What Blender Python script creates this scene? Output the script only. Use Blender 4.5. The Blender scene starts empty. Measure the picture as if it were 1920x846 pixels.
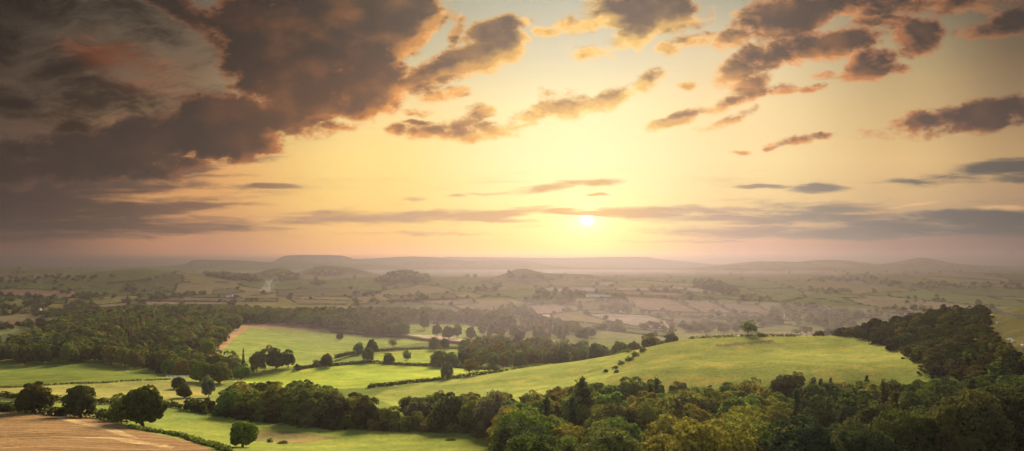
import bpy, math, random
import numpy as np
sc = bpy.context.scene
F = 1371.0            # focal length in photograph pixels (1920 wide)
VH = 497.0            # row of the level horizon
EXPO = 2.0
GAIN = 2.0 ** EXPO
SUN_EL, SUN_AZ = math.radians(22.0), math.radians(5.75)

def lin(c):
    c = c / 255.0
    return c / 12.92 if c <= 0.04045 else ((c + 0.055) / 1.055) ** 2.4
def skycol(c):
    return tuple(lin(x) / GAIN for x in c) + (1.0,)

class NT:
    """small helper that wires shader nodes"""
    def __init__(s, tree): s.t = tree; s.n = tree.nodes; s.l = tree.links
    def put(s, sock, v):
        if isinstance(v, bpy.types.NodeSocket): s.l.new(v, sock)
        elif v is not None: sock.default_value = v
    def new(s, typ, **kw):
        n = s.n.new(typ)
        for k, v in kw.items(): setattr(n, k, v)
        return n
    def m(s, op, a, b=None, c=None, clamp=False):
        n = s.new('ShaderNodeMath', operation=op, use_clamp=clamp)
        s.put(n.inputs[0], a)
        if b is not None: s.put(n.inputs[1], b)
        if c is not None: s.put(n.inputs[2], c)
        return n.outputs[0]
    def v(s, op, a, b=None, scale=None):
        n = s.new('ShaderNodeVectorMath', operation=op)
        s.put(n.inputs[0], a)
        if b is not None: s.put(n.inputs[1], b)
        if scale is not None: s.put(n.inputs['Scale'], scale)
        return n.outputs['Value'] if op in ('LENGTH', 'DOT_PRODUCT') else n.outputs['Vector']
    def mix(s, f, a, b, blend='MIX'):
        n = s.new('ShaderNodeMix', data_type='RGBA', blend_type=blend)
        s.put(n.inputs[0], f); s.put(n.inputs[6], a); s.put(n.inputs[7], b)
        return n.outputs[2]
    def sstep(s, x, lo, hi, kind='SMOOTHSTEP', a=0.0, b=1.0):
        n = s.new('ShaderNodeMapRange', interpolation_type=kind)
        s.put(n.inputs['Value'], x); s.put(n.inputs['From Min'], lo); s.put(n.inputs['From Max'], hi)
        n.inputs['To Min'].default_value = a; n.inputs['To Max'].default_value = b
        return n.outputs[0]
    def ramp(s, x, stops, interp='LINEAR'):
        n = s.new('ShaderNodeValToRGB'); cr = n.color_ramp; cr.interpolation = interp
        while len(cr.elements) < len(stops): cr.elements.new(0.5)
        for e, (p, c) in zip(cr.elements, sorted(stops, key=lambda t: t[0])):
            e.position = p; e.color = c
        s.put(n.inputs[0], x)
        return n.outputs[0]
    def noise(s, vec, scale, detail=6, rough=0.55, dist=0.0, lac=2.0, out=0, dim='3D'):
        n = s.new('ShaderNodeTexNoise', noise_dimensions=dim)
        s.put(n.inputs['Vector'], vec); n.inputs['Scale'].default_value = scale
        n.inputs['Detail'].default_value = detail; n.inputs['Roughness'].default_value = rough
        n.inputs['Distortion'].default_value = dist; n.inputs['Lacunarity'].default_value = lac
        return n.outputs[out]
    def xyz(s, x, y, z=0.0):
        n = s.new('ShaderNodeCombineXYZ'); s.put(n.inputs[0], x); s.put(n.inputs[1], y); s.put(n.inputs[2], z)
        return n.outputs[0]
    def place(s, vec, loc=(0, 0, 0), rot=0.0, scale=(1, 1, 1), kind='POINT'):
        """2-D affine map of (x, y, 1), kept to vector maths so that the shader stays small"""
        x, y = s.affine(loc, rot, scale, kind)
        return s.xyz(s.v('DOT_PRODUCT', vec, x), s.v('DOT_PRODUCT', vec, y), 1.0)
    @staticmethod
    def affine(loc, rot, scale, kind):
        r = math.radians(rot); c, n = math.cos(r), math.sin(r)
        if kind == 'TEXTURE':     # shift, turn back, shrink
            return ((c / scale[0], n / scale[0], -(c * loc[0] + n * loc[1]) / scale[0]), (-n / scale[1], c / scale[1], (n * loc[0] - c * loc[1]) / scale[1]))
        return ((c * scale[0], -n * scale[1], loc[0]), (n * scale[0], c * scale[1], loc[1]))
    def ell(s, vec, loc, rot, scale):
        x, y = s.affine(loc, rot, scale, 'TEXTURE')
        dx, dy = s.v('DOT_PRODUCT', vec, x), s.v('DOT_PRODUCT', vec, y)
        return s.m('SQRT', s.m('MULTIPLY_ADD', dy, dy, s.m('MULTIPLY', dx, dx)))

def build_sky():
    w = bpy.data.worlds.new("World"); sc.world = w; w.use_nodes = True
    T = NT(w.node_tree); w.node_tree.nodes.clear()
    d = T.new('ShaderNodeTexCoord').outputs['Generated']
    sep = T.new('ShaderNodeSeparateXYZ'); T.put(sep.inputs[0], d)
    dy = T.m('MAXIMUM', sep.outputs[1], 0.08)
    X = T.m('MULTIPLY', T.m('DIVIDE', sep.outputs[0], dy), F / 100)      # azimuth and height on the sky, in units of about 4 degrees
    Y = T.m('MULTIPLY', T.m('DIVIDE', sep.outputs[2], dy), F / 100)
    P = T.xyz(X, Y, 1.0)
    # ---- clear sky: colour by height, for seven azimuths
    hs = [492, 460, 432, 380, 300, 200, 100, 0, -350, -900]
    cols = {
        -200: [(88,64,58),(98,70,60),(84,68,64),(78,66,62),(86,70,60),(88,76,60),(72,64,54),(56,52,46),(60,64,62),(60,66,70)],
        40:   [(92,64,54),(104,71,58),(90,70,62),(92,74,66),(96,74,60),(84,68,55),(72,60,50),(74,67,56),(64,66,64),(62,66,70)],
        350:  [(168,112,86),(196,132,94),(196,140,98),(222,160,96),(220,160,94),(132,105,77),(104,86,67),(92,84,70),(70,72,68),(64,68,70)],
        700:  [(238,164,100),(250,184,100),(254,198,108),(255,212,118),(255,220,130),(238,208,140),(186,176,138),(146,150,128),(92,96,88),(70,74,74)],
        1090: [(255,178,84),(255,218,86),(255,238,132),(255,244,165),(255,242,180),(248,232,172),(206,198,164),(166,168,150),(96,100,92),(70,74,74)],
        1400: [(180,136,114),(204,152,124),(216,176,130),(240,205,138),(245,217,152),(238,210,152),(212,194,152),(150,150,130),(90,94,86),(68,72,72)],
        1690: [(132,108,98),(148,112,101),(150,128,112),(208,172,122),(222,185,124),(198,168,115),(166,146,106),(112,107,88),(76,78,72),(64,68,68)],
        1920: [(108,94,88),(118,94,87),(114,104,95),(172,140,106),(184,150,102),(150,124,88),(112,94,70),(76,70,60),(66,66,62),(60,64,66)],
        2200: [(112,98,92),(124,100,92),(112,106,98),(130,112,90),(130,112,84),(100,88,70),(80,72,60),(60,58,52),(58,60,58),(58,62,66)],
    }
    lo, hi = -0.5, 14.5
    H = T.m('DIVIDE', T.m('SUBTRACT', Y, lo), hi - lo, clamp=True)
    us = sorted(cols)
    base = None
    for i, u in enumerate(us):
        stops = [(((VH - h) / 100 - lo) / (hi - lo), skycol(c)) for h, c in zip(hs, cols[u])]
        r = T.ramp(H, stops, 'CARDINAL' if False else 'EASE' if False else 'LINEAR')
        if base is None: base = r
        else: base = T.mix(T.sstep(X, (us[i-1] - 960) / 100, (u - 960) / 100), base, r)
    # ---- sun glow
    SX, SY = 1.38, 0.86
    rs = T.ell(P, (SX, SY), 0, (1, 1))
    rs2 = T.ell(P, (SX, SY - 0.05), 0, (1.6, 1.0))
    rs3 = T.ell(P, (SX + 0.02, SY - 0.02), 0, (1.35, 1.0))
    g1 = T.m('ADD', T.m('MULTIPLY', T.m('EXPONENT', T.m('MULTIPLY', T.m('POWER', rs3, 2.0), -1 / 0.06 ** 2)), 0.82), T.m('MULTIPLY', T.m('EXPONENT', T.m('MULTIPLY', rs3, -1 / 0.19)), 0.18))
    g2 = T.m('EXPONENT', T.m('MULTIPLY', rs2, -1 / 0.40))
    def swirl(p, sc_, amt, seed):
        nz = T.noise(T.v('ADD', p, (seed, seed * 1.7, 0.0)), sc_, 3, 0.5, out=1)
        sp = T.new('ShaderNodeSeparateColor'); T.put(sp.inputs[0], nz)
        off = T.xyz(T.m('MULTIPLY_ADD', sp.outputs[0], amt, -0.5 * amt), T.m('MULTIPLY_ADD', sp.outputs[1], amt, -0.5 * amt), 0.0)
        return T.v('ADD', p, off)
    def mask(p, ells):
        """largest of many soft ellipses (column, row, half width, half height, turn[, strength]); turned in steps of 8 degrees"""
        frames, out = {}, None
        for (u, v_, a, b, rot, *k) in ells:
            k = k[0] if k else min(1.35, max(0.42, b / 36))
            rot = int(round(rot / 8.0)) * 8
            if rot not in frames: frames[rot] = T.place(p, (0, 0), -rot) if rot else p
            r = math.radians(-rot); x, y = (u - 960) / 100, (VH - v_) / 100
            x, y = x * math.cos(r) - y * math.sin(r), x * math.sin(r) + y * math.cos(r)
            a, b = a / 100 * 1.08, b / 100 * 1.08
            n = T.new('ShaderNodeVectorMath', operation='MULTIPLY_ADD')
            T.put(n.inputs[0], frames[rot]); n.inputs[1].default_value = (1 / a, 1 / b, 0); n.inputs[2].default_value = (-x / a, -y / b, 0)
            m_ = T.m('MULTIPLY_ADD', T.v('DOT_PRODUCT', n.outputs[0], n.outputs[0]), -0.6 * k, 0.6 * k)
            out = m_ if out is None else T.m('MAXIMUM', out, m_)
        return T.m('MAXIMUM', out, -1.5)
    # ---- heaped clouds
    big = [(600, 50, 215, 120, 5), (560, 140, 130, 80, -20), (690, 145, 80, 72, 0), (740, 40, 85, 80, 40), (675, 195, 78, 30, 6),
           (560, 205, 120, 45, 12), (600, 240, 70, 20, 10), (430, 225, 120, 48, 4), (420, 265, 118, 36, 0), (300, 260, 165, 44, 6), (190, 295, 190, 44, 2),
           (100, 288, 130, 30, 0), (345, 20, 120, 26, -32), (430, 85, 110, 24, -34), (410, 205, 70, 22, 20),
           (60, 318, 200, 34, 0)]
    mid = [(800, 142, 64, 25, 18), (885, 110, 95, 32, 16), (925, 62, 70, 24, 14), (950, 85, 45, 34, 30), (850, 70, 26, 12, 60), (835, 178, 40, 12, 8),
           (862, 243, 90, 18, 3), (890, 218, 38, 18, 25), (743, 243, 18, 10, 0), (1215, 24, 112, 38, -4), (1095, 42, 62, 20, 6), (1185, 62, 66, 26, 12),
           (1295, 78, 42, 15, 10), (1262, 88, 30, 10, 0), (1490, 30, 90, 38, 20), (1430, 30, 55, 20, 10), (1545, 84, 112, 27, 11), (1460, 100, 62, 24, 12), (1630, 8, 190, 22, 2), (1800, 6, 150, 14, 0),
           (1410, 160, 38, 20, 16), (1395, 118, 60, 28, 30), (1375, 70, 46, 16, 30), (1640, 112, 50, 24, 20), (1640, 135, 60, 12, 8), (1722, 72, 54, 32, 30), (1685, 40, 80, 14, 4),
           (1215, 150, 36, 14, 22), (1140, 184, 56, 19, 24), (1352, 200, 44, 12, 12), (1268, 226, 44, 10, 12), (1820, 222, 175, 24, 5), (1890, 206, 90, 24, 4),
           (1900, 30, 46, 26, 20), (1860, 55, 60, 16, 10), (1290, 160, 14, 9, 0), (1475, 166, 30, 10, 4), (1542, 142, 22, 9, 0), (1522, 165, 24, 7, 5),
           (1025, 55, 26, 10, 0), (1110, 95, 40, 14, 0, 0.35), (1060, 200, 60, 22, 10, 0.22), (990, 215, 40, 16, 20, 0.22), (1360, 225, 40, 8, 20, 0.3), (785, 210, 26, 8, 0, 0.4), (790, 230, 30, 6, 0, 0.5),
           (1512, 262, 56, 8, 10), (1385, 286, 24, 5, -3), (1446, 278, 14, 4, 10)]
    tosun = T.v('NORMALIZE', T.v('SUBTRACT', (SX, SY, 1.0), P))
    def heap(p, det):
        q = T.place(p, (0, 0, 0), -16, (0.9, 1.35, 1))
        q = swirl(q, 1.3, 0.4, 3.0)
        n = T.m('MULTIPLY', T.m('SUBTRACT', T.noise(q, 1.35, det, 0.6, 0.0), 0.5), 2.2)
        if det > 6:                                   # frayed edges, drawn out along the wind
            e = T.noise(swirl(T.place(p, (4, 2, 0), -24, (2.2, 5.0, 1)), 2.5, 0.7, 17.0), 1.3, 8, 0.62)
            n = T.m('MULTIPLY_ADD', T.m('SUBTRACT', e, 0.5), 0.9, n)
        return n
    def field(p, det):
        n = heap(p, det); pw = swirl(p, 1.9, 0.26, 9.0)
        return T.m('MAXIMUM', T.m('MULTIPLY_ADD', n, 0.92, T.m('MULTIPLY_ADD', mask(pw, big), 1.2, 0.09)), T.m('MULTIPLY_ADD', n, 0.80, T.m('MULTIPLY_ADD', mask(pw, mid), 1.1, 0.14)))
    dens = field(P, 10)
    # the same cloud field a little nearer to the sun: where it is thinner there, light gets through
    dens2 = field(T.v('ADD', P, T.v('SCALE', tosun, scale=0.25)), 3)
    alpha = T.sstep(dens, -0.06, 0.36)
    thick = T.sstep(dens, 0.10, 0.55)
    shade = T.sstep(dens2, -0.10, 0.45)
    dark = T.ramp(T.sstep(X, -9.6, 9.6, 'LINEAR'), [(0.0, skycol((44,37,33))), (0.16, skycol((36,30,27))), (0.32, skycol((26,22,20))), (0.46, skycol((56,45,36))), (0.62, skycol((54,44,40))), (0.8, skycol((50,42,39))), (1.0, skycol((50,44,41)))])
    lowdark = T.ramp(T.sstep(X, -9.6, 9.6, 'LINEAR'), [(0.0, skycol((50,42,37))), (0.2, skycol((52,42,36))), (0.36, skycol((104,66,40))), (0.5, skycol((140,98,66))), (0.62, skycol((144,102,70))), (0.8, skycol((92,71,60))), (1.0, skycol((68,58,54)))])
    dark = T.mix(T.sstep(Y, 4.4, 2.2), dark, lowdark)
    rim = T.ramp(T.sstep(X, -9.6, 9.6, 'LINEAR'), [(0.0, skycol((92,70,58))), (0.14, skycol((104,76,60))), (0.25, skycol((172,104,58))), (0.38, skycol((240,156,72))), (0.5, skycol((255,196,92))), (0.62, skycol((255,206,104))), (0.74, skycol((238,162,88))), (0.86, skycol((206,130,76))), (1.0, skycol((132,92,66)))])
    lit = T.m('MULTIPLY', T.m('SUBTRACT', 1.0, T.m('MULTIPLY', thick, 0.5)), T.m('SUBTRACT', 1.0, shade))
    lit = T.m('MAXIMUM', lit, T.m('MULTIPLY', T.m('SUBTRACT', 1.0, thick), 0.55))
    mott = T.noise(T.place(P, (7, 3, 0), -14, (1, 1.5, 1)), 1.1, 5, 0.5)
    dark = T.mix(T.sstep(mott, 0.42, 0.75), dark, T.mix(0.20, dark, rim))
    ccol = T.mix(lit, dark, rim)
    # ---- wind-drawn wisps, upper left
    cq = T.place(swirl(P, 0.6, 0.9, 21.0), (0, 0, 0), 27, (0.55, 1.9, 1))
    cn = T.noise(cq, 1.2, 9, 0.66, 0.15)
    cm = mask(swirl(P, 0.8, 0.7, 5.0), [(120, 110, 270, 120, -20, 1.0), (60, 215, 190, 60, -14, 0.9), (240, 40, 200, 60, -20, 0.7), (20, 60, 150, 110, 0, 1.0)])
    calpha = T.m('MULTIPLY', T.sstep(T.m('MULTIPLY_ADD', T.m('SUBTRACT', cn, 0.5), 2.6, T.m('MULTIPLY_ADD', cm, 0.75, 0.05)), -0.05, 0.75), 0.92)
    red = T.m('MULTIPLY', T.sstep(T.ell(P, ((250 - 960) / 100, (VH - 125) / 100, 0), -24, (1.5, 0.5, 1)), 1.1, 0.2), 0.8)
    wcol = T.mix(red, skycol((34, 27, 23)), skycol((118, 62, 38)))
    rn = T.noise(T.place(P, (3, 1, 0), 26, (0.6, 2.2, 1)), 1.7, 7, 0.6, 0.4)
    redveil = T.m('MULTIPLY', T.sstep(rn, 0.47, 0.68), T.sstep(T.ell(P, ((235 - 960) / 100, (VH - 120) / 100, 0), -22, (1.7, 0.7, 1)), 1.0, 0.2))
    # ---- long low streaks above the horizon
    low = [(1100, 401, 70, 4.5, 2, 1.3), (60, 350, 330, 34, 0, 1.3), (60, 392, 330, 30, 0, 1.2), (330, 322, 150, 12, 8, 0.9), (690, 408, 185, 15, 2, 0.8), (800, 402, 120, 9, 2, 0.7), (560, 416, 70, 8, 4, 0.7), (940, 402, 110, 9, 5, 0.7), (930, 414, 80, 4, 2, 0.6), (1055, 397, 50, 7, 2, 0.8), (1005, 356, 66, 9, 8, 0.9), (930, 364, 60, 4, 3, 0.7), (1110, 341, 60, 7, 3, 0.8), (855, 368, 22, 4, 0, 0.8), (780, 374, 24, 4, 0, 0.7), (1122, 365, 22, 3, 4, 0.7),
           (1185, 400, 70, 9, 4, 0.9), (1320, 394, 170, 8, 1, 0.8), (1520, 390, 130, 11, 2, 0.7), (1240, 404, 60, 5, 0, 0.7), (1440, 411, 210, 10, 1, 0.65), (1560, 436, 380, 13, 1, 0.75), (1330, 436, 170, 8, 0, 0.6), (1250, 453, 130, 3, 0, 0.5),
           (1810, 410, 140, 16, 3, 0.9), (1700, 424, 170, 10, -2, 0.7), (1850, 430, 160, 14, 2, 0.7), (1835, 322, 165, 17, 5, 1.0), (1730, 340, 110, 8, 4, 0.8), (1532, 355, 52, 9, 0, 1.0), (1440, 351, 50, 4, 0, 0.7), (1900, 330, 60, 14, 3, 0.8),
           (487, 350, 62, 6, -4, 0.9), (440, 384, 90, 6, 0, 0.6), (260, 388, 220, 12, 0, 0.8), (110, 396, 260, 30, 0, 0.9), (200, 422, 320, 20, 0, 0.9), (60, 440, 300, 12, 0, 0.8), (380, 410, 130, 8, 0, 0.6), (800, 438, 120, 4, 1, 0.5),
           (330, 330, 130, 6, 4, 0.6), (300, 350, 170, 9, -3, 0.8), (230, 372, 200, 8, 0, 0.7)]
    sq = swirl(T.place(P, (0, 0, 0), -3, (0.42, 3.4, 1)), 0.9, 0.8, 31.0)
    sn = T.noise(sq, 1.2, 9, 0.62, 0.0)
    sm = mask(swirl(P, 2.0, 0.12, 14.0), low)
    sd = T.m('MULTIPLY_ADD', T.m('SUBTRACT', sn, 0.5), 2.6, sm)
    salpha = T.m('MULTIPLY', T.sstep(sd, -0.22, 0.55), 0.94)
    fine = T.m('MULTIPLY', T.m('MULTIPLY', T.sstep(sn, 0.52, 0.72), 0.34), T.m('MULTIPLY', T.sstep(Y, 0.25, 0.7), T.sstep(Y, 2.04, 1.3)))
    salpha = T.m('MAXIMUM', salpha, fine)
    scol = T.ramp(T.sstep(X, -9.6, 9.6, 'LINEAR'), [(0.0, skycol((60,49,45))), (0.12, skycol((72,57,51))), (0.24, skycol((126,94,75))), (0.30, skycol((168,128,98))), (0.40, skycol((186,146,108))), (0.5, skycol((206,156,98))), (0.575, skycol((226,172,92))), (0.66, skycol((180,144,118))), (0.78, skycol((126,118,110))), (0.9, skycol((88,92,90))), (1.0, skycol((72,79,78)))])
    sdark = T.mix(T.sstep(Y, 1.2, 1.9), scol, T.mix(0.35, scol, skycol((70, 60, 58))))
    # bright low slivers, right
    br = mask(swirl(P, 2.0, 0.05, 40.0), [(1640, 396, 80, 5, 9, 1.0), (1720, 383, 55, 4, 9, 1.0), (1880, 390, 66, 8, 2, 1.0), (280, 342, 110, 6, 2, 0.7), (250, 358, 130, 6, 3, 0.8), (400, 322, 120, 12, 4, 0.5)])
    bright = T.m('MULTIPLY', T.sstep(T.m('MULTIPLY_ADD', T.m('SUBTRACT', sn, 0.5), 1.0, br), 0.05, 0.7), 0.75)
    # ---- put together
    veil = T.noise(T.place(P, (11, 2, 0), -10, (0.5, 1.6, 1)), 0.9, 8, 0.6, 0.3)
    base = T.mix(T.m('MULTIPLY', T.sstep(veil, 0.5, 0.75), T.sstep(Y, 1.0, 2.6, a=0.0, b=0.28)), base, T.mix(1.0, base, (1.25, 1.1, 0.9, 1), 'MULTIPLY'))
    sky = T.mix(T.m('MULTIPLY', redveil, 0.55), base, skycol((172, 90, 52)))
    sky = T.mix(calpha, sky, wcol)
    glow = T.mix(T.m('MULTIPLY', g2, 0.9), sky, tuple(x / GAIN for x in (1.5, 1.05, 0.32)) + (1,))
    sky = T.mix(bright, glow, T.mix(T.sstep(X, -2, 2), skycol((220, 150, 92)), skycol((238, 186, 126))))
    sky = T.mix(salpha, sky, sdark)
    sky_h = T.mix(alpha, sky, ccol)
    disc = T.m('MULTIPLY', g1, T.m('SUBTRACT', 1.0, T.m('MULTIPLY', salpha, 0.95)))
    sky_l = T.mix(disc, sky, tuple(x / GAIN for x in (7.0, 5.8, 3.2)) + (1,))
    # air near the horizon glows: the haze below takes part of it away again
    lift = T.m('MINIMUM', T.m('ADD', T.m('DIVIDE', 0.085, T.m('POWER', T.m('MAXIMUM', Y, 0.05), 1.8)), 1.06), 2.4)
    sky_h, sky_l = (T.mix(1.0, c, T.xyz(lift, lift, lift), 'MULTIPLY') for c in (sky_h, sky_l))
    gate = T.m('MAXIMUM', T.m('GREATER_THAN', Y, 2.05), T.m('MULTIPLY', T.m('LESS_THAN', X, -3.4), T.m('GREATER_THAN', Y, 0.6)))
    # ---- the rest of the dome, beyond the sunset's clouds: plain evening sky
    ns = T.new('ShaderNodeTexSky', sky_type='NISHITA', sun_disc=False)
    ns.sun_elevation = SUN_EL; ns.sun_rotation = SUN_AZ
    bgh = T.new('ShaderNodeBackground'); T.put(bgh.inputs[0], sky_h)
    bgl = T.new('ShaderNodeBackground'); T.put(bgl.inputs[0], sky_l)
    bg1 = T.new('ShaderNodeMixShader'); T.put(bg1.inputs[0], gate)
    T.l.new(bgl.outputs[0], bg1.inputs[1]); T.l.new(bgh.outputs[0], bg1.inputs[2])
    bg2 = T.new('ShaderNodeBackground'); T.put(bg2.inputs[0], T.mix(1.0, ns.outputs[0], (1.5, 1.15, 0.85, 1), 'MULTIPLY')); bg2.inputs[1].default_value = 0.09
    fade = T.sstep(sep.outputs[1], 0.12, 0.5)
    mixs = T.new('ShaderNodeMixShader'); T.put(mixs.inputs[0], fade)
    T.l.new(bg2.outputs[0], mixs.inputs[1]); T.l.new(bg1.outputs[0], mixs.inputs[2])
    out = T.new('ShaderNodeOutputWorld'); T.l.new(mixs.outputs[0], out.inputs['Surface'])
    w.cycles.sampling_method = 'MANUAL'; w.cycles.sample_map_resolution = 1024

def build_camera():
    cd = bpy.data.cameras.new("camera"); co = bpy.data.objects.new("camera", cd); sc.collection.objects.link(co)
    cd.sensor_width = 36.0; cd.lens = F / 1920 * 36.0; cd.shift_y = (VH - 423) / 1920
    cd.clip_start = 0.5; cd.clip_end = 60000
    co.location = (0, 0, 0); co.rotation_euler = (math.radians(90), 0, 0)
    sc.camera = co
    sc.view_settings.view_transform = 'Standard'; sc.view_settings.look = 'None'
    sc.view_settings.exposure = EXPO; sc.view_settings.gamma = 1.0; sc.view_settings.use_curve_mapping = False

build_sky()
build_camera()
# ------------------------------------------------------------------ terrain
rng = np.random.default_rng(7)
def hash2(i, j, s=0):
    h = (i.astype(np.int64) * 374761393 + j.astype(np.int64) * 668265263 + s * 974711) & 0xFFFFFFFF
    h = ((h ^ (h >> 13)) * 1274126177) & 0xFFFFFFFF
    return ((h ^ (h >> 16)) & 0xFFFF) / 65535.0
def vnoise(x, y, s=0):
    i, j = np.floor(x), np.floor(y); fx, fy = x - i, y - j
    fx, fy = fx * fx * (3 - 2 * fx), fy * fy * (3 - 2 * fy)
    a, b, c, d = hash2(i, j, s), hash2(i + 1, j, s), hash2(i, j + 1, s), hash2(i + 1, j + 1, s)
    return (a + (b - a) * fx) + ((c + (d - c) * fx) - (a + (b - a) * fx)) * fy - 0.5
def fbm(x, y, n=4, s=0):
    x, y = np.asarray(x, float), np.asarray(y, float)
    o, a = 0.0, 1.0
    for k in range(n):
        o = o + a * vnoise(x * 2 ** k + 17.3 * k, y * 2 ** k - 9.1 * k, s + k); a *= 0.5
    return o
def sst(x, a, b):
    t = np.clip((x - a) / (b - a), 0, 1); return t * t * (3 - 2 * t)

# heights read off the photograph: column, row, distance ahead in metres
CP = [(0,846,122),(200,846,124),(400,838,132),(455,838,131),(0,775,190),(60,772,192),(200,792,178),(262,800,178),(330,815,160),(150,783,190),
 (0,750,240),(150,760,225),(330,765,220),(300,735,275),(345,742,262),(0,727,300),(150,719,310),(320,712,325),
 (0,690,420),(190,686,425),(330,706,360),(0,705,360),
 (400,782,215),(600,808,195),(720,810,195),(860,816,188),(960,848,158),(600,770,235),(800,770,240),(700,846,150),(500,830,168),(850,846,150),
 (400,672,470),(455,609,760),(615,622,730),(560,690,430),(700,655,560),(800,640,650),(640,640,640),(800,614,800),(880,601,900),
 (600,724,350),(760,718,355),(930,697,385),(700,684,460),(850,688,440),(450,710,400),(740,665,520),(860,655,560),
 (720,733,310),(800,722,330),(930,699,370),(1000,687,368),(1100,673,360),(1200,653,352),(1280,637,348),(1400,629,350),(1500,630,352),(1560,627,342),
 (1000,715,310),(1100,720,280),(1200,700,265),(1300,718,240),(1400,690,250),(1400,715,235),(1500,690,245),(1600,695,235),(1740,690,228),(1600,650,300),(1400,660,300),(1200,675,310),
 (1000,797,200),(1000,847,160),(1000,940,118),(1200,795,205),(1200,850,160),(1200,940,118),(1400,790,205),(1400,850,160),(1400,930,120),(1600,780,200),(1600,850,155),(1600,920,115),
 (1750,745,205),(1750,820,150),(1750,890,110),(1900,775,150),(1900,850,118),
 (1800,640,262),(1720,600,325),(1640,607,335),(1600,622,340),(1780,588,310),(1850,588,295),(1900,602,240),(1920,579,262),(2100,560,260),(1900,650,195),(2100,640,190),(2100,760,130)]
CZ = []   # column, distance, height
for u in (-700, -200, 200, 600, 960, 1320, 1700, 2100, 2600):
    CZ += [(u, 4, -2.0), (u, 12, -4.0), (u, 30, -9.0), (u, 60, -18.0), (u, 88, -25.5)]
    CZ += [(u, 900, -66.5), (u, 1050, -60), (u, 1250, -50), (u, 1550, -38.5), (u, 1900, -30), (u, 2600, -21), (u, 4000, -15), (u, 7000, -12), (u, 15000, -10)]
for u in (-700, -250): CZ += [(u, 130, -34), (u, 200, -42), (u, 300, -51), (u, 420, -59), (u, 700, -64)]
for u in (2600,): CZ += [(u, 130, -30), (u, 200, -18), (u, 280, -10), (u, 420, -40), (u, 700, -64)]
CZ += [(250,430,-60.5),(250,550,-60),(250,700,-57),(250,800,-54.5),(250,960,-64),(60,600,-63),(100,700,-66),(0,850,-68),(450,880,-62),(600,880,-62.5),(760,900,-64),
 (1000,440,-62),(1100,430,-58),(1250,430,-57),(1400,440,-58),(1550,440,-55),(1100,600,-66),(1300,600,-66),(1500,640,-66),(1780,420,-48),(1900,400,-38),(1650,430,-54),(1800,650,-66),(2100,420,-34),(2100,700,-64)]
TX, TL, TZ = [], [], []
for u, v, D in CP:
    a = (u - 960) / F; TX.append(math.atan(a)); TL.append(math.log(D * math.hypot(1, a))); TZ.append(-(v - VH) / F * D)
for u, D, z in CZ:
    a = (u - 960) / F; TX.append(math.atan(a)); TL.append(math.log(D * math.hypot(1, a))); TZ.append(z)
TX, TL, TZ = map(np.array, (TX, TL, TZ)); TL = TL * 0.85
def rbfk(r2): return 0.5 * r2 * np.log(r2 + 1e-9)
def solve_rbf():
    n = len(TX)
    A = rbfk((TX[:, None] - TX) ** 2 + (TL[:, None] - TL) ** 2) + np.eye(n) * 2e-4
    Pm = np.stack([np.ones(n), TX, TL], 1)
    M = np.block([[A, Pm], [Pm.T, np.zeros((3, 3))]])
    return np.linalg.solve(M, np.concatenate([TZ, np.zeros(3)]))
RW = solve_rbf()
def base_z(th, lr):
    th, lr = np.clip(th, -0.85, 0.85), lr * 0.85
    o = RW[-3] + RW[-2] * th + RW[-1] * lr
    for k in range(len(TX)): o = o + RW[k] * rbfk((th - TX[k]) ** 2 + (lr - TL[k]) ** 2)
    return o
BUMPS = [(290,1500,150,.10,28.4),(110,1450,150,.10,10.8),(470,1620,60,.07,13.5),(755,1600,40,.05,20.2),(735,1600,110,.07,6.8),(975,1600,36,.045,17.6),(1060,1600,120,.07,16.2),(1335,1350,55,.06,12.2),(530,1850,32,.035,23.0),(495,1800,28,.035,13.5),(605,2050,40,.035,24.3),(660,2050,40,.035,16.2),
         (1650,1700,160,.07,10.8),(1450,1500,80,.06,8.1),(1100,1250,120,.05,5.4),(1850,1800,90,.06,10.8),(1500,1150,130,.06,5.4)]
RIDGES = [(3000,.12,[(-900,507),(-400,503),(0,502),(100,500),(250,500.5),(330,497.5),(350,494),(362,488.5),(375,487.5),(440,488.5),(500,491.5),(560,492),(640,494),(700,497),(760,503),(900,509)]),
          (3600,.08,[(400,508),(500,497),(518,489),(530,483.5),(548,482),(600,482),(640,482.3),(654,485),(664,488),(700,487),(745,483.5),(770,482.5),(820,485),(845,489),(880,491),(950,489.5),(985,491),(1030,499),(1100,506)]),
          (4600,.09,[(700,500),(800,488),(840,484),(900,485),(1000,485.5),(1100,484.5),(1170,483),(1210,483.5),(1238,487.5),(1290,492),(1340,496),(1420,500)]),
          (3300,.10,[(1260,505),(1330,499),(1380,494),(1420,491),(1500,491.5),(1530,488.5),(1555,487.5),(1590,489),(1620,493),(1645,496),(1690,491.5),(1710,488),(1722,486.3),(1738,486.3),(1755,489),(1790,494.5),(1850,498),(1920,500),(2100,502),(2500,504)]),
          (2500,.05,[(850,521),(1000,513),(1250,508.5),(1350,504),(1500,505),(1700,508),(1920,508),(2200,509)]),
          (2300,.05,[(-500,510),(0,506),(200,506),(260,505),(330,508),(420,512),(520,518)])]
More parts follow.
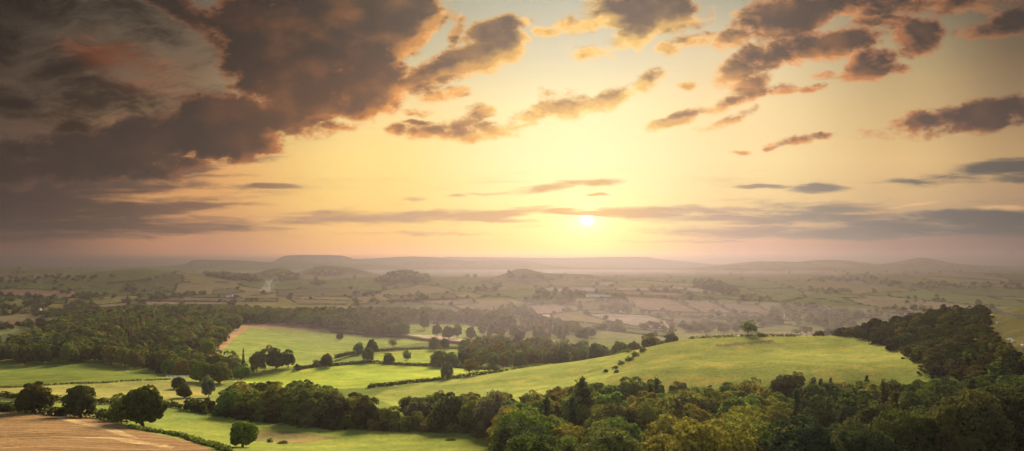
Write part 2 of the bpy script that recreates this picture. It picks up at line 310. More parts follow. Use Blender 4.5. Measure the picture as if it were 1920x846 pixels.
def height(th, lr, base):
    z = np.where(np.exp(lr) < 9.0, np.minimum(base, -1.9 - 0.08 * np.exp(lr)), base)
    thc = np.clip(th, -1.1, 1.1); u = 960 + F * np.tan(thc); Y = np.exp(lr) * np.cos(thc); lY = np.log(np.maximum(Y, 1.0))
    for uc, D, su, sl, h in BUMPS: z = z + h * np.exp(-((u - uc) / su) ** 2 - ((lY - math.log(D)) / sl) ** 2)
    for D, w, prof in RIDGES:
        pu, pv = zip(*prof)
        rv = np.interp(u, pu, pv) - VH
        zr = -np.where(rv < 0, rv * 1.18, rv) / F * D
        edge = sst(u, pu[0] - 200, pu[0]) * sst(u, pu[-1] + 200, pu[-1])
        z = z + np.maximum(zr - z, 0) * np.exp(-((lY - math.log(D)) / w) ** 2) * edge
    X = np.exp(lr) * np.sin(th); Yw = np.exp(lr) * np.cos(th)
    r = np.exp(lr)
    z = z + sst(r, 60, 140) * (0.9 + 0.9 * sst(r, 205, 260) * sst(r, 420, 370)) * fbm(X / 55, Yw / 55, 3, 3) + sst(r, 90, 140) * sst(r, 900, 300) * 0.28 * fbm(X / 9, Yw / 9, 3, 8) + sst(r, 900, 1400) * (4 * fbm(X / 420, Yw / 420, 4, 12)) + sst(r, 2200, 3200) * 5 * fbm(X / 300, Yw / 300, 4, 15)
    return z
# grid: fine in front, coarse behind
TH = np.concatenate([np.linspace(-math.pi, -0.76, 44, endpoint=False), np.linspace(-0.76, -0.66, 24, endpoint=False), np.linspace(-0.66, 0.66, 1240, endpoint=False), np.linspace(0.66, 0.76, 24, endpoint=False), np.linspace(0.76, math.pi, 44, endpoint=False)])
LR = np.concatenate([np.linspace(math.log(1.2), math.log(92), 40, endpoint=False), np.linspace(math.log(92), math.log(1500), 400, endpoint=False), np.linspace(math.log(1500), math.log(16000), 190)])
GT, GL = np.meshgrid(TH, LR)
ti, li = np.append(np.arange(0, len(TH), 4), len(TH) - 1), np.append(np.arange(0, len(LR), 2), len(LR) - 1)   # the smooth base is worked out on every few lines, then filled in
bc = base_z(*np.meshgrid(TH[ti], LR[li]))
bc = np.stack([np.interp(TH, TH[ti], r) for r in bc])
bc = np.stack([np.interp(LR, LR[li], c) for c in bc.T], 1)
GZ = height(GT, GL, bc)
blend = sst(np.abs(TH), 0.85, 1.6)
mid = GZ[:, len(TH) // 2][:, None]
GZ = GZ * (1 - blend) + np.minimum(mid, -2.0) * blend
GX, GY = np.exp(GL) * np.sin(GT), np.exp(GL) * np.cos(GT)
def gz(x, y):
    """ground height at (x, y), from the same grid as the sheet"""
    th, lr = math.atan2(x, y), math.log(max(1.3, math.hypot(x, y)))
    i = min(max(int(np.searchsorted(TH, th)) - 1, 0), len(TH) - 2); j = min(max(int(np.searchsorted(LR, lr)) - 1, 0), len(LR) - 2)
    a = (th - TH[i]) / (TH[i+1] - TH[i]); b = (lr - LR[j]) / (LR[j+1] - LR[j])
    return float((GZ[j, i] * (1-a) + GZ[j, i+1] * a) * (1-b) + (GZ[j+1, i] * (1-a) + GZ[j+1, i+1] * a) * b)
def at(u, D):
    x = (u - 960) / F * D; return x, D, gz(x, D)
def hit(u, v, near=95.0, far=15000.0):
    """first ground point seen in direction (u, v)"""
    a = (u - 960) / F
    th = math.atan(a); i = min(max(int(np.searchsorted(TH, th)) - 1, 0), len(TH) - 2)
    col = GZ[:, i]; Y = np.exp(LR) * math.cos(th); vp = VH - F * col / Y
    ok = np.where((Y > near) & (vp <= v))[0]
    if len(ok) == 0: return at(u, far)
    j = max(ok[0], 1); t = (vp[j-1] - v) / max(vp[j-1] - vp[j], 1e-6); t = min(max(t, 0), 1)
    return at(u, float(Y[j-1] + (Y[j] - Y[j-1]) * t))
def pix(x, y, z): return 960 + F * x / y, VH - F * z / y

# ------------------------------------------------------------------ fields
GRASS, LUSH, BRIGHT = (.112,.140,.032), (.095,.150,.028), (.205,.250,.038)
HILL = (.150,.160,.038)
STUB, TAN, PALE, PINK = (.165,.100,.046), (.27,.18,.09), (.40,.31,.20), (.36,.27,.18)
FIELDS = [  # polygon in columns and rows, nearest and farthest distance, colour, edge softness is the sheet's own
 ([(-700,900),(-700,690),(0,690),(420,700),(420,900)], 200, 460, (.150,.165,.040)),
 ([(-300,724),(-300,690),(0,688.5),(100,686.5),(190,685.5),(260,692),(335,707),(335,710),(300,713),(200,717),(60,724.5)], 260, 480, (.098,.122,.026)),  # green crop, its colour taken darker to include cloud shade on the left
 ([(-300,750),(-300,727),(0,727),(60,726),(200,719),(320,713),(350,716),(390,735),(390,762),(345,768),(180,757),(0,751)], 200, 340, (.185,.175,.050)),
 ([(-300,775),(-300,752),(180,758),(345,768),(400,775),(400,790),(280,790),(200,788),(0,775)], 150, 260, (.12,.15,.034)),
 ([(-400,1000),(-400,770),(0,773),(60,772.5),(130,776),(200,788),(250,804),(330,822),(405,838),(430,860),(430,1000)], 60, 205, STUB),
 ([(405,846),(330,815),(280,795),(400,785),(600,806),(860,812),(960,840),(960,1000),(430,1000)], 80, 215, (.135,.155,.032)),
 ([(395,671),(430,636),(452,610),(520,612),(600,619),(622,623),(700,630),(800,633),(806,640),(760,647),(700,653),(690,660),(640,667),(600,680),(570,688),(480,690)], 400, 860, (.165,.200,.048)),
 ([(386,673),(420,640),(448,607.5),(520,606),(575,608),(606,616),(622,622.5),(600,624),(540,617),(466,615),(440,634),(402,672)], 440, 860, TAN),
 ([(440,712),(500,702),(560,692),(640,685),(700,683),(780,687),(850,690),(940,694),(932,697),(900,702),(830,710),(760,718),(700,726),(600,732),(440,722)], 300, 520, BRIGHT),
 ([(700,669),(716,662),(760,657),(860,655),(868,668),(862,682),(800,682),(700,680)], 440, 640, (.205,.245,.040)),
 ([(600,684),(630,672),(690,659),(712,661),(700,670),(684,678),(640,682)], 440, 640, (.135,.175,.045)),
 ([(766,626),(766,610),(800,607),(860,609),(900,614),(906,630),(840,637)], 600, 1000, (.165,.205,.045)),
 ([(760,627),(830,630),(880,637),(872,641),(800,634)], 500, 900, PALE),
 ([(950,642),(1000,638),(1040,638),(1040,641),(960,645)], 500, 1000, PALE),
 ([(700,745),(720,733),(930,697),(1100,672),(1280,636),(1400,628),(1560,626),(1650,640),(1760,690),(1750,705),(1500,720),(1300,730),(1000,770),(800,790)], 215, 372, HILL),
 ([(700,745),(720,733),(930,697),(1100,672),(1215,650),(1185,672),(1150,700),(1080,760),(1000,770),(800,790)], 215, 372, (.178,.198,.046)),  # glow of the haze on the hill's left part, put in as paler green
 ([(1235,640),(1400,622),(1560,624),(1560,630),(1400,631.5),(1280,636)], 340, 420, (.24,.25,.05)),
 ([(1840,700),(1850,600),(1870,584),(1920,570),(2400,540),(2400,760),(1900,680)], 150, 300, (.056,.052,.021)),  # grass slope, with the hill's shade put into its colour
 ([(1340,647),(1390,642),(1450,637.5),(1453,641),(1400,647),(1345,651)], 250, 350, (.105,.085,.035)),
 ([(90,776),(108,775),(122,783),(160,792),(215,803),(262,822),(240,820),(195,806),(140,794),(112,786)], 100, 200, (.26,.18,.085)),
 ([(140,822),(200,817),(260,826),(330,838),(320,841),(250,831),(200,822)], 80, 170, (.25,.17,.08)),
 ([(470,806),(560,810),(640,822),(560,832),(480,828)], 120, 205, (.120,.105,.04)),
 # across the vale
 ([(1097,590),(1150,588),(1220,592),(1250,603),(1262,618),(1225,617),(1193,613),(1147,604)], 760, 1900, (0.216,0.181,0.138)),
 ([(1067,603),(1110,607),(1187,617),(1260,624),(1262,633),(1200,627),(1120,618),(1058,613)], 700, 1700, (0.084,0.097,0.037)),
 ([(977,575),(1012,571),(1047,570),(1073,582),(1040,589),(1010,590)], 760, 2200, (0.189,0.148,0.110)),
 ([(1003,590),(1030,589),(1036,596),(1003,597)], 700, 2200, PALE), ([(985,600),(1030,598),(1040,603),(990,606)], 700, 2200, (0.084,0.094,0.037)),
 ([(1087,568),(1160,566),(1140,575),(1130,582),(1090,583)], 760, 2200, (0.088,0.091,0.040)),
 ([(1163,555),(1253,560),(1317,587),(1212,582),(1177,570)], 760, 2600, (0.160,0.116,0.072)),
 ([(1260,561),(1333,567),(1377,588),(1322,587)], 760, 2600, (0.156,0.116,0.072)),
 ([(1338,567),(1420,573),(1448,588),(1382,588)], 760, 2600, (0.134,0.109,0.066)),
 ([(1238,594),(1367,600),(1447,612),(1400,618),(1300,612),(1262,606)], 800, 2200, (0.112,0.109,0.055)),
 ([(1200,583),(1318,588),(1318,593),(1205,588)], 800, 2200, (0.148,0.129,0.072)),
 ([(993,540),(1107,538),(1133,547),(1050,549)], 900, 4000, (0.179,0.161,0.142)),
 ([(1237,537),(1310,540),(1377,555),(1330,552)], 900, 4000, (0.196,0.177,0.149)),
 ([(1113,528),(1163,530),(1133,536),(1100,533)], 900, 5000, (0.179,0.161,0.142)),
 ([(1137,538),(1240,540),(1275,547),(1155,545)], 900, 4000, (0.156,0.122,0.094)),
 ([(1160,546),(1267,549),(1300,556),(1170,553)], 900, 4000, (0.160,0.125,0.094)),
 ([(0,542),(60,542),(150,547),(192,555),(150,559),(0,553)], 760, 3500, (0.144,0.100,0.068)), ([(-200,554),(0,554),(42,557),(0,566),(-200,570)], 760, 3500, (0.041,0.066,0.024)),
 ([(47,558),(127,562),(122,571),(43,564)], 760, 3500, (0.040,0.059,0.025)), ([(-200,606),(0,603),(128,599),(123,605),(67,609),(0,612),(-200,620)], 600, 2500, (0.143,0.096,0.068)),
 ([(-200,640),(0,628),(50,617),(110,608),(140,610),(80,628),(40,640),(0,645),(-200,665)], 480, 2000, (0.055,0.065,0.028)), ([(-200,650),(0,648),(35,647),(14,657),(0,664),(-200,675)], 400, 1500, (0.041,0.066,0.022)),
 ([(255,565),(440,567),(440,572),(280,573)], 800, 3000, (0.162,0.122,0.087)), ([(150,575),(240,567),(240,573),(170,580)], 800, 3000, (0.140,0.118,0.077)), ([(300,557),(520,560),(520,566),(260,564)], 800, 3500, (0.110,0.088,0.057)),
 ([(540,560),(700,566),(800,567),(830,571),(560,571)], 760, 3000, (0.126,0.104,0.064)), ([(520,545),(640,540),(700,545),(700,556),(520,556)], 900, 4000, (0.082,0.073,0.042)), ([(720,556),(850,550),(860,560),(740,564)], 900, 4000, (0.091,0.084,0.044)), ([(760,565),(840,562),(900,568),(840,574)], 760, 3000, (0.132,0.110,0.076)),
 ([(400,545),(440,541),(460,548),(400,553)], 900, 4000, (0.079,0.083,0.039)), ([(230,540),(300,541),(320,546),(240,546)], 900, 4000, (0.064,0.073,0.032)),
]
def inpoly(U, V, poly):
    r = np.zeros(U.shape, bool); n = len(poly)
    for k in range(n):
        (x1, y1), (x2, y2) = poly[k], poly[(k + 1) % n]
        if y1 == y2: continue
        c = (y1 > V) != (y2 > V)
        r ^= c & (U < (x2 - x1) * (V - y1) / (y2 - y1) + x1)
    return r
def cells(x, y, s):
    """the two nearest seeds of a jittered grid: field number and distance to the field's edge"""
    x, y = x / s, y / s; i0, j0 = np.floor(x), np.floor(y)
    d1 = np.full(x.shape, 9.0); d2 = np.full(x.shape, 9.0); idn = np.zeros(x.shape)
    for di in (-1, 0, 1):
        for dj in (-1, 0, 1):
            i, j = i0 + di, j0 + dj
            px, py = i + 0.1 + 0.8 * hash2(i, j, 71), j + 0.1 + 0.8 * hash2(i, j, 72)
            d = np.maximum(np.abs((x - px) * 0.92 + (y - py) * 0.39), np.abs((y - py) * 0.92 - (x - px) * 0.39) * 0.8); h = hash2(i, j, 73)
            n1 = d < d1; d2 = np.where(n1, d1, np.minimum(d2, d)); idn = np.where(n1, h, idn); d1 = np.where(n1, d, d1)
    return idn, (d2 - d1) * s
PAL = np.array([(.095,.110,.036),(.120,.125,.042),(.10,.12,.038),(.14,.125,.052),(.15,.13,.065),(.15,.14,.05),(.08,.10,.034),(.16,.135,.08),(.11,.12,.042),(.13,.125,.055),(.09,.115,.036),(.08,.095,.034)])
thf = np.clip(GT, -1.2, 1.2)
GU = 960 + F * np.tan(thf); GYc = np.maximum(GY, 1e-3); GV = VH - F * GZ / np.where(GY > 1, GY, 1)
COL = np.zeros(GX.shape + (3,)); COL[:] = GRASS
wx, wy = GX + 60 * fbm(GX / 300, GY / 300, 3, 30), GY + 60 * fbm(GX / 300, GY / 300, 3, 35)
CID, EDGE = cells(wx * 1.0 + 400, wy * 0.85, 165.0)
farm = sst(np.exp(GL), 560, 800)
farmc = PAL[np.minimum((CID * len(PAL)).astype(int), len(PAL) - 1)]
COL = COL * (1 - farm[..., None]) + farmc * farm[..., None]
front = (GY > 20) & (np.abs(GT) < 1.1)
STUBM = np.zeros(GX.shape); PAINT = np.zeros(GX.shape, bool)
wob = 1.1 * fbm(GX / 14, GY / 14, 3, 51); wobu = 2.5 * fbm(GX / 14 + 31, GY / 14, 3, 52)
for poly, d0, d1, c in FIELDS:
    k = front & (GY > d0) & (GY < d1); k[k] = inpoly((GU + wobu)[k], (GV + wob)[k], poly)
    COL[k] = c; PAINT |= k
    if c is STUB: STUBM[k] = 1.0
hedge_strip = (EDGE < 5.0) & (GY > 800) & ~PAINT
COL[hedge_strip] = (.035, .05, .02)
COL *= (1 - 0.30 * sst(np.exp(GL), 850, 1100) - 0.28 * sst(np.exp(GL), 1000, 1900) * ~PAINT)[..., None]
woody = sst(fbm(GX / 700, GY / 700, 3, 90), 0.02, 0.14) * sst(np.exp(GL), 1900, 2500)
COL = COL * (1 - woody[..., None]) + np.array((.045,.06,.028)) * woody[..., None]
COL *= (1 + 0.30 * fbm(GX / 40, GY / 40, 3, 61) * (1 - STUBM))[..., None]

def build_ground():
    ny, nx = GX.shape
    co = np.stack([GX, GY, GZ], -1).reshape(-1, 3).astype(np.float32)
    tip = np.array([[0, 0, float(GZ[0].mean())]], np.float32)
    co = np.concatenate([co, tip])
    j, i = np.meshgrid(np.arange(ny - 1), np.arange(nx), indexing='ij'); i2 = (i + 1) % nx
    quads = np.stack([j * nx + i, (j + 1) * nx + i, (j + 1) * nx + i2, j * nx + i2], -1).reshape(-1, 4)[:, ::-1]
    k = np.arange(nx); tris = np.stack([np.full(nx, ny * nx), k, (k + 1) % nx], -1)[:, ::-1]
    me = bpy.data.meshes.new('ground'); nq, nt = len(quads), len(tris)
    me.vertices.add(len(co)); me.vertices.foreach_set('co', co.ravel())
    me.loops.add(nq * 4 + nt * 3); me.loops.foreach_set('vertex_index', np.concatenate([quads.ravel(), tris.ravel()]).astype(np.int32))
    me.polygons.add(nq + nt)
    me.polygons.foreach_set('loop_start', np.concatenate([np.arange(nq) * 4, nq * 4 + np.arange(nt) * 3]).astype(np.int32))
    me.polygons.foreach_set('use_smooth', np.ones(nq + nt, bool))
    me.update(calc_edges=True); me.validate()
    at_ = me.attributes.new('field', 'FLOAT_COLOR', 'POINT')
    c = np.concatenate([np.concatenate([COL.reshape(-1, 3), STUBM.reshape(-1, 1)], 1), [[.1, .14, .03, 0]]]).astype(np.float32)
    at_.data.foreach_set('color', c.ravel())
    o = bpy.data.objects.new('ground', me); sc.collection.objects.link(o); o['kind'] = 'structure'
    m = bpy.data.materials.new('grass_and_fields'); m.use_nodes = True; T = NT(m.node_tree); T.n.clear()
    at2 = T.new('ShaderNodeAttribute', attribute_name='field')
    pos = T.new('ShaderNodeNewGeometry').outputs['Position']
    n1 = T.noise(pos, 0.9, 5, 0.65); n2 = T.noise(pos, 0.09, 5, 0.6); n3 = T.noise(pos, 4.0, 3, 0.6)
    mp = T.new('ShaderNodeMapping'); T.put(mp.inputs[0], pos); mp.inputs['Scale'].default_value = (0.02, 0.9, 0.3); mp.inputs['Rotation'].default_value = (0, 0, 0.09)
    st = T.noise(mp.outputs[0], 1.0, 4, 0.7)
    st2 = T.noise(pos, 0.12, 6, 0.65, 1.2)
    f = T.m('ADD', T.m('MULTIPLY', T.m('SUBTRACT', n1, 0.5), 1.5), T.m('ADD', T.m('MULTIPLY', T.m('SUBTRACT', n2, 0.5), 1.0), T.m('MULTIPLY', T.m('SUBTRACT', n3, 0.5), 0.5)))
    f2 = T.m('ADD', T.m('MULTIPLY_ADD', T.m('SUBTRACT', st, 0.5), 2.5, T.m('MULTIPLY', T.m('SUBTRACT', n1, 0.5), 1.1)), T.m('MULTIPLY', T.sstep(st2, 0.57, 0.7), 0.5))
    mixf = T.new('ShaderNodeMix', data_type='FLOAT'); T.put(mixf.inputs[0], at2.outputs['Alpha']); T.put(mixf.inputs[2], f); T.put(mixf.inputs[3], f2)
    g = T.m('MAXIMUM', T.m('ADD', mixf.outputs[0], 1.0), 0.25)
    col = T.v('SCALE', at2.outputs['Vector'], scale=g)
    dry = T.m('MULTIPLY', T.sstep(n2, 0.48, 0.68), T.m('SUBTRACT', 1.0, at2.outputs['Alpha']))
    sp = T.v('MULTIPLY', col, (1.28, 1.02, 0.95))
    mv = T.new('ShaderNodeMix', data_type='VECTOR'); T.put(mv.inputs[0], dry); T.put(mv.inputs[4], col); T.put(mv.inputs[5], sp)
    bs = T.new('ShaderNodeBsdfDiffuse'); T.put(bs.inputs[0], mv.outputs[1])
    bp = T.new('ShaderNodeBump'); bp.inputs['Strength'].default_value = 0.6; bp.inputs['Distance'].default_value = 0.5
    T.put(bp.inputs['Height'], T.m('ADD', n1, T.m('MULTIPLY', n2, 2.0))); T.l.new(bp.outputs[0], bs.inputs['Normal'])
    out = T.new('ShaderNodeOutputMaterial'); T.l.new(bs.outputs[0], out.inputs[0])
    me.materials.append(m)

def build_haze():
    s, z0, z1 = 17000.0, float(GZ.min()) - 2.0, float(GZ.max()) + 4.0
    me = bpy.data.meshes.new('haze')
    v = [(x, y, z) for z in (z0, z1) for y in (-s, s) for x in (-s, s)]
    me.from_pydata(v, [], [(0, 2, 3, 1), (4, 5, 7, 6), (0, 1, 5, 4), (2, 6, 7, 3), (0, 4, 6, 2), (1, 3, 7, 5)])
    o = bpy.data.objects.new('haze', me); sc.collection.objects.link(o); o['kind'] = 'stuff'
    m = bpy.data.materials.new('haze_air'); m.use_nodes = True; T = NT(m.node_tree); T.n.clear()
    pv = T.new('ShaderNodeVolumePrincipled'); pv.inputs['Color'].default_value = (0.086, 0.074, 0.078, 1); pv.inputs['Density'].default_value = HAZE; pv.inputs['Anisotropy'].default_value = 0.77
    out = T.new('ShaderNodeOutputMaterial'); T.l.new(pv.outputs[0], out.inputs['Volume'])
    me.materials.append(m)
HAZE = 0.00042

def build_mist(cx, cy, cz, rx, ry, rz, dens):
    """a lens of pale mist lying in the vale, thinning to nothing at its rim"""
    import bmesh
    bm = bmesh.new(); bmesh.ops.create_icosphere(bm, subdivisions=4, radius=1.0); me = bpy.data.meshes.new('valley_mist'); bm.to_mesh(me); bm.free()
    o = bpy.data.objects.new('valley_mist', me); sc.collection.objects.link(o); o['kind'] = 'stuff'; o.location = (cx, cy, cz); o.scale = (rx, ry, rz)
    m = bpy.data.materials.new('mist_air'); m.use_nodes = True; T = NT(m.node_tree); T.n.clear()
    pv = T.new('ShaderNodeVolumePrincipled'); pv.inputs['Color'].default_value = (0.105, 0.090, 0.100, 1); pv.inputs['Density'].default_value = dens; pv.inputs['Anisotropy'].default_value = 0.72
    out = T.new('ShaderNodeOutputMaterial'); T.l.new(pv.outputs[0], out.inputs['Volume'])
    me.materials.append(m)

def build_sun():
    ld = bpy.data.lights.new('sun', 'SUN'); lo = bpy.data.objects.new('sun', ld); sc.collection.objects.link(lo)
    ld.energy = 5.0; ld.angle = math.radians(22); ld.color = (1.0, 0.83, 0.60)
    from mathutils import Vector
    d = Vector((math.sin(SUN_AZ) * math.cos(SUN_EL), math.cos(SUN_AZ) * math.cos(SUN_EL), math.sin(SUN_EL)))
    lo.rotation_euler = d.to_track_quat('Z', 'Y').to_euler(); lo.location = (0, 0, 60)
build_ground(); build_haze(); build_mist(0, 2350, -38, 1700, 560, 24, 0.0014); build_mist(110, 820, -63, 420, 390, 19, 0.0012); build_sun()  # the second, nearer mist lens is added to imitate sun flare over the valley wood
cy = sc.cycles
cy.use_adaptive_sampling = True; cy.adaptive_threshold = 0.02; cy.adaptive_min_samples = 16
cy.use_denoising = True
cy.max_bounces = 5; cy.diffuse_bounces = 2; cy.transmission_bounces = 4; cy.volume_bounces = 0; cy.glossy_bounces = 1
# ------------------------------------------------------------------ foliage
R = random.Random(11)
def leaf_mat(name, attr=False):
    m = bpy.data.materials.new(name); m.use_nodes = True; T = NT(m.node_tree); T.n.clear()
    if attr: c = T.new('ShaderNodeAttribute', attribute_name='tint').outputs['Color']; vec = T.new('ShaderNodeNewGeometry').outputs['Position']
    else: c = T.new('ShaderNodeObjectInfo').outputs['Color']; vec = T.new('ShaderNodeTexCoord').outputs['Object']
    n = T.noise(vec, 0.55, 3, 0.6); n2 = T.noise(vec, 3.5, 2, 0.6)
    g = T.m('ADD', T.m('MULTIPLY_ADD', T.m('SUBTRACT', n, 0.5), 0.5 if attr else 1.1, 1.0), T.m('MULTIPLY', T.m('SUBTRACT', n2, 0.5), 0.3 if attr else 0.9))
    col = T.mix(1.0, c, T.xyz(g, g, g), 'MULTIPLY')
    warm = T.mix(T.sstep(n, 0.52, 0.72, b=0.1 if attr else 0.35), col, T.mix(1.0, col, (1.25, 1.08, 0.75, 1), 'MULTIPLY'))
    d = T.new('ShaderNodeBsdfDiffuse'); T.put(d.inputs[0], warm)
    t = T.new('ShaderNodeBsdfTranslucent'); T.put(t.inputs[0], T.mix(1.0, warm, (1.15, 1.2, 0.6, 1), 'MULTIPLY'))
    mx = T.new('ShaderNodeMixShader'); mx.inputs[0].default_value = 0.34; T.l.new(d.outputs[0], mx.inputs[1]); T.l.new(t.outputs[0], mx.inputs[2])
    out = T.new('ShaderNodeOutputMaterial'); T.l.new(mx.outputs[0], out.inputs[0])
    return m
def plain_mat(name, col, vary=0.5, scale=3.0):
    m = bpy.data.materials.new(name); m.use_nodes = True; T = NT(m.node_tree); T.n.clear()
    n = T.noise(T.new('ShaderNodeTexCoord').outputs['Object'], scale, 4, 0.6)
    c = T.mix(n, tuple(x * (1 - vary) for x in col) + (1,), tuple(x * (1 + vary) for x in col) + (1,))
    d = T.new('ShaderNodeBsdfDiffuse'); T.put(d.inputs[0], c)
    out = T.new('ShaderNodeOutputMaterial'); T.l.new(d.outputs[0], out.inputs[0]); return m
LEAF, LEAF_S, BARK = leaf_mat('leaves'), leaf_mat('leaves_of_far_woods', True), plain_mat('bark', (.075, .058, .042))

def leaf_quads(c, nrm, size, rg, stretch=1.5):
    """quads centred at c, facing nrm, each turned and bent at random"""
    n = len(c)
    nrm = nrm / np.maximum(np.linalg.norm(nrm, axis=1, keepdims=True), 1e-6)
    t = np.cross(nrm, rg.normal(size=(n, 3))); t /= np.maximum(np.linalg.norm(t, axis=1, keepdims=True), 1e-6)
    b = np.cross(nrm, t)
    s = (size * rg.uniform(0.6, 1.35, n))[:, None]
    t, b = t * s * 0.5 * stretch, b * s * 0.5
    k = nrm * s * 0.22
    return np.stack([c - t, c - b * 1.0 + k, c + t, c + b + k], 1)       # pointed leaf-cluster shape, slightly cupped
def clump_cloud(cen, rad, n, size, rg, outward=None, flat=1.0, jit=0.55, dome=0.0):
    d = rg.normal(size=(n, 3)); d[:, 2] += 0.25; d /= np.linalg.norm(d, axis=1, keepdims=True)
    if outward is not None:
        flip = (d @ outward) < -0.35; d[flip] = -d[flip]
    p = cen + d * rad * rg.uniform(0.72, 1.08, (n, 1)) * np.array([1, 1, flat])
    face = d if outward is None else d * (1 - dome) + np.asarray(outward) * dome
    return leaf_quads(p, face + rg.normal(scale=jit, size=(n, 3)), size, rg)
def crown_quads(seed, w, h, nb, nl, leaf, base=0.18, lop=0.0, open_=0.0, jit=0.5, dome=0.25):
    """crown of leaf clumps: nb clumps of nl leaves spread over several overlapping domes of unequal height"""
    rg = np.random.default_rng(seed); out = []
    nd = int(rg.integers(3, 6)); ph0 = rg.uniform(0, 6.28)
    domes = [(np.array([0, 0, 0.0]), 1.0, 0.40)]
    for k in range(nd):
        a_ = ph0 + 6.283 * k / nd + rg.uniform(-.4, .4); rad = w * rg.uniform(0.17, 0.27)
        domes.append((np.array([math.cos(a_) * rad, math.sin(a_) * rad, 0]), rg.uniform(0.62, 0.93), rg.uniform(0.25, 0.33)))
    per = max(3, int(round(nb / (nd + 1.0))))
    for c0, hf, rf in domes:
        top = h * hf; bz = h * base * rg.uniform(0.6, 1.5); ax = np.array([w * rf, w * rf, (top - bz) * 0.5]); cz = bz + (top - bz) * 0.5
        for k in range(per):
            zf = 1 - 1.7 * (k + 0.5) / per; ph = k * 2.39996 + rg.uniform(-0.5, 0.5)
            d = np.array([math.cos(ph) * math.sqrt(max(0, 1 - zf * zf)), math.sin(ph) * math.sqrt(max(0, 1 - zf * zf)), zf])
            rr = w * rg.uniform(0.10, 0.19)
            pos = c0 + d * np.maximum(ax - rr * 0.7, 0.15) * rg.uniform(0.8, 1.1) + np.array([lop * max(0, zf) * w, 0, cz])
            if open_ and rg.random() < open_: continue
            gd = pos - np.array([0, 0, h * 0.35]); gd /= np.linalg.norm(gd)
            out.append(clump_cloud(pos, rr, nl, leaf, rg, gd, 0.8, jit, dome))
    for k in range(max(3, nb // 6)):                                      # inner branches' leaves
        d = rg.normal(size=3); d /= np.linalg.norm(d)
        out.append(clump_cloud(d * np.array([w, w, h]) * 0.18 + np.array([0, 0, h * 0.48]), w * 0.2, nl // 2, leaf * 1.5, rg))
    return np.concatenate(out)
def conifer_quads(seed, w, h, nw, leaf, base=0.12, sparse=0.0):
    rg = np.random.default_rng(seed); out = []
    for k in range(nw):
        f = k / (nw - 1.0); z = h * (base + (1 - base) * f)
        r = w * 0.5 * ((1 - f) ** 0.8 * rg.uniform(0.8, 1.15) + 0.03)
        nbr = max(4, int(9 * (1 - f) + 3))
        for b in range(nbr):
            if rg.random() < sparse: continue
            ph = rg.uniform(0, 6.283); rb = r * rg.uniform(0.75, 1.1); m = max(5, int(22 * (1 - f * 0.6)))
            t = rg.uniform(0.15, 1, m)[:, None]
            p = np.array([math.cos(ph), math.sin(ph), 0]) * rb * t + np.array([0, 0, z]) + np.array([0, 0, -1]) * (t ** 1.5) * rb * 0.38 + rg.normal(scale=0.09 * w * 0.5, size=(m, 3))
            nn = np.array([math.cos(ph) * .5, math.sin(ph) * .5, .8]) + rg.normal(scale=0.45, size=(m, 3))
            out.append(leaf_quads(p, nn, leaf, rg, 1.9))
    return np.concatenate(out)
def quads_mesh(name, q, mat, tint=None):
    n = len(q); me = bpy.data.meshes.new(name)
    me.vertices.add(n * 4); me.vertices.foreach_set('co', q.reshape(-1).astype(np.float32))
    me.loops.add(n * 4); me.loops.foreach_set('vertex_index', np.arange(n * 4, dtype=np.int32))
    me.polygons.add(n); me.polygons.foreach_set('loop_start', np.arange(n, dtype=np.int32) * 4)
    me.update(calc_edges=True); me.materials.append(mat)
    if tint is not None:
        a = me.attributes.new('tint', 'FLOAT_COLOR', 'POINT')
        a.data.foreach_set('color', np.concatenate([np.repeat(tint, 4, 0), np.ones((n * 4, 1))], 1).astype(np.float32).ravel())
    return me
def tube_mesh(name, paths, mat, n=7):
    V, Fc = [], []
    for pts, rad in paths:
        o = len(V)
        for k, (p, r) in enumerate(zip(pts, rad)):
            d = np.array(pts[min(k + 1, len(pts) - 1)]) - np.array(pts[max(k - 1, 0)]); d = d / np.linalg.norm(d)
            s = np.cross(d, [0.3, 1, 0.1]); s /= np.linalg.norm(s); t = np.cross(d, s)
            for i in range(n):
                a = 6.2832 * i / n; V.append(np.array(p) + (s * math.cos(a) + t * math.sin(a)) * r)
        for k in range(len(pts) - 1):
            for i in range(n): Fc.append((o + k * n + i, o + k * n + (i + 1) % n, o + (k + 1) * n + (i + 1) % n, o + (k + 1) * n + i))
    me = bpy.data.meshes.new(name); me.from_pydata([tuple(map(float, v)) for v in V], [], Fc); me.materials.append(mat)
    me.polygons.foreach_set('use_smooth', [True] * len(me.polygons)); return me
def trunk_mesh(seed, w, h, r, top=0.75, limbs=6, lop=0.0):
    rg = random.Random(seed); P = []
    pts = [(rg.uniform(-.03, .03) * w * k + lop * w * (k / 5.0) ** 2 * top, rg.uniform(-.03, .03) * w * k, -0.4 + (h * top + 0.4) * k / 5.0) for k in range(6)]
    P.append((pts, [r * 1.5, r, r * .8, r * .6, r * .4, r * .15]))
    for k in range(limbs):
        f = rg.uniform(0.28, 0.7); i = f * 5; a = rg.uniform(0, 6.28)
        b = np.array(pts[int(i)]) + (np.array(pts[int(i) + 1]) - np.array(pts[int(i)])) * (i - int(i))
        L = w * rg.uniform(.26, .42); P.append(([tuple(b), tuple(b + np.array([math.cos(a) * L * .5, math.sin(a) * L * .5, L * .35])), tuple(b + np.array([math.cos(a) * L, math.sin(a) * L, L * .9]))], [r * .45, r * .28, r * .08]))
    return tube_mesh('trunk', P, BARK)
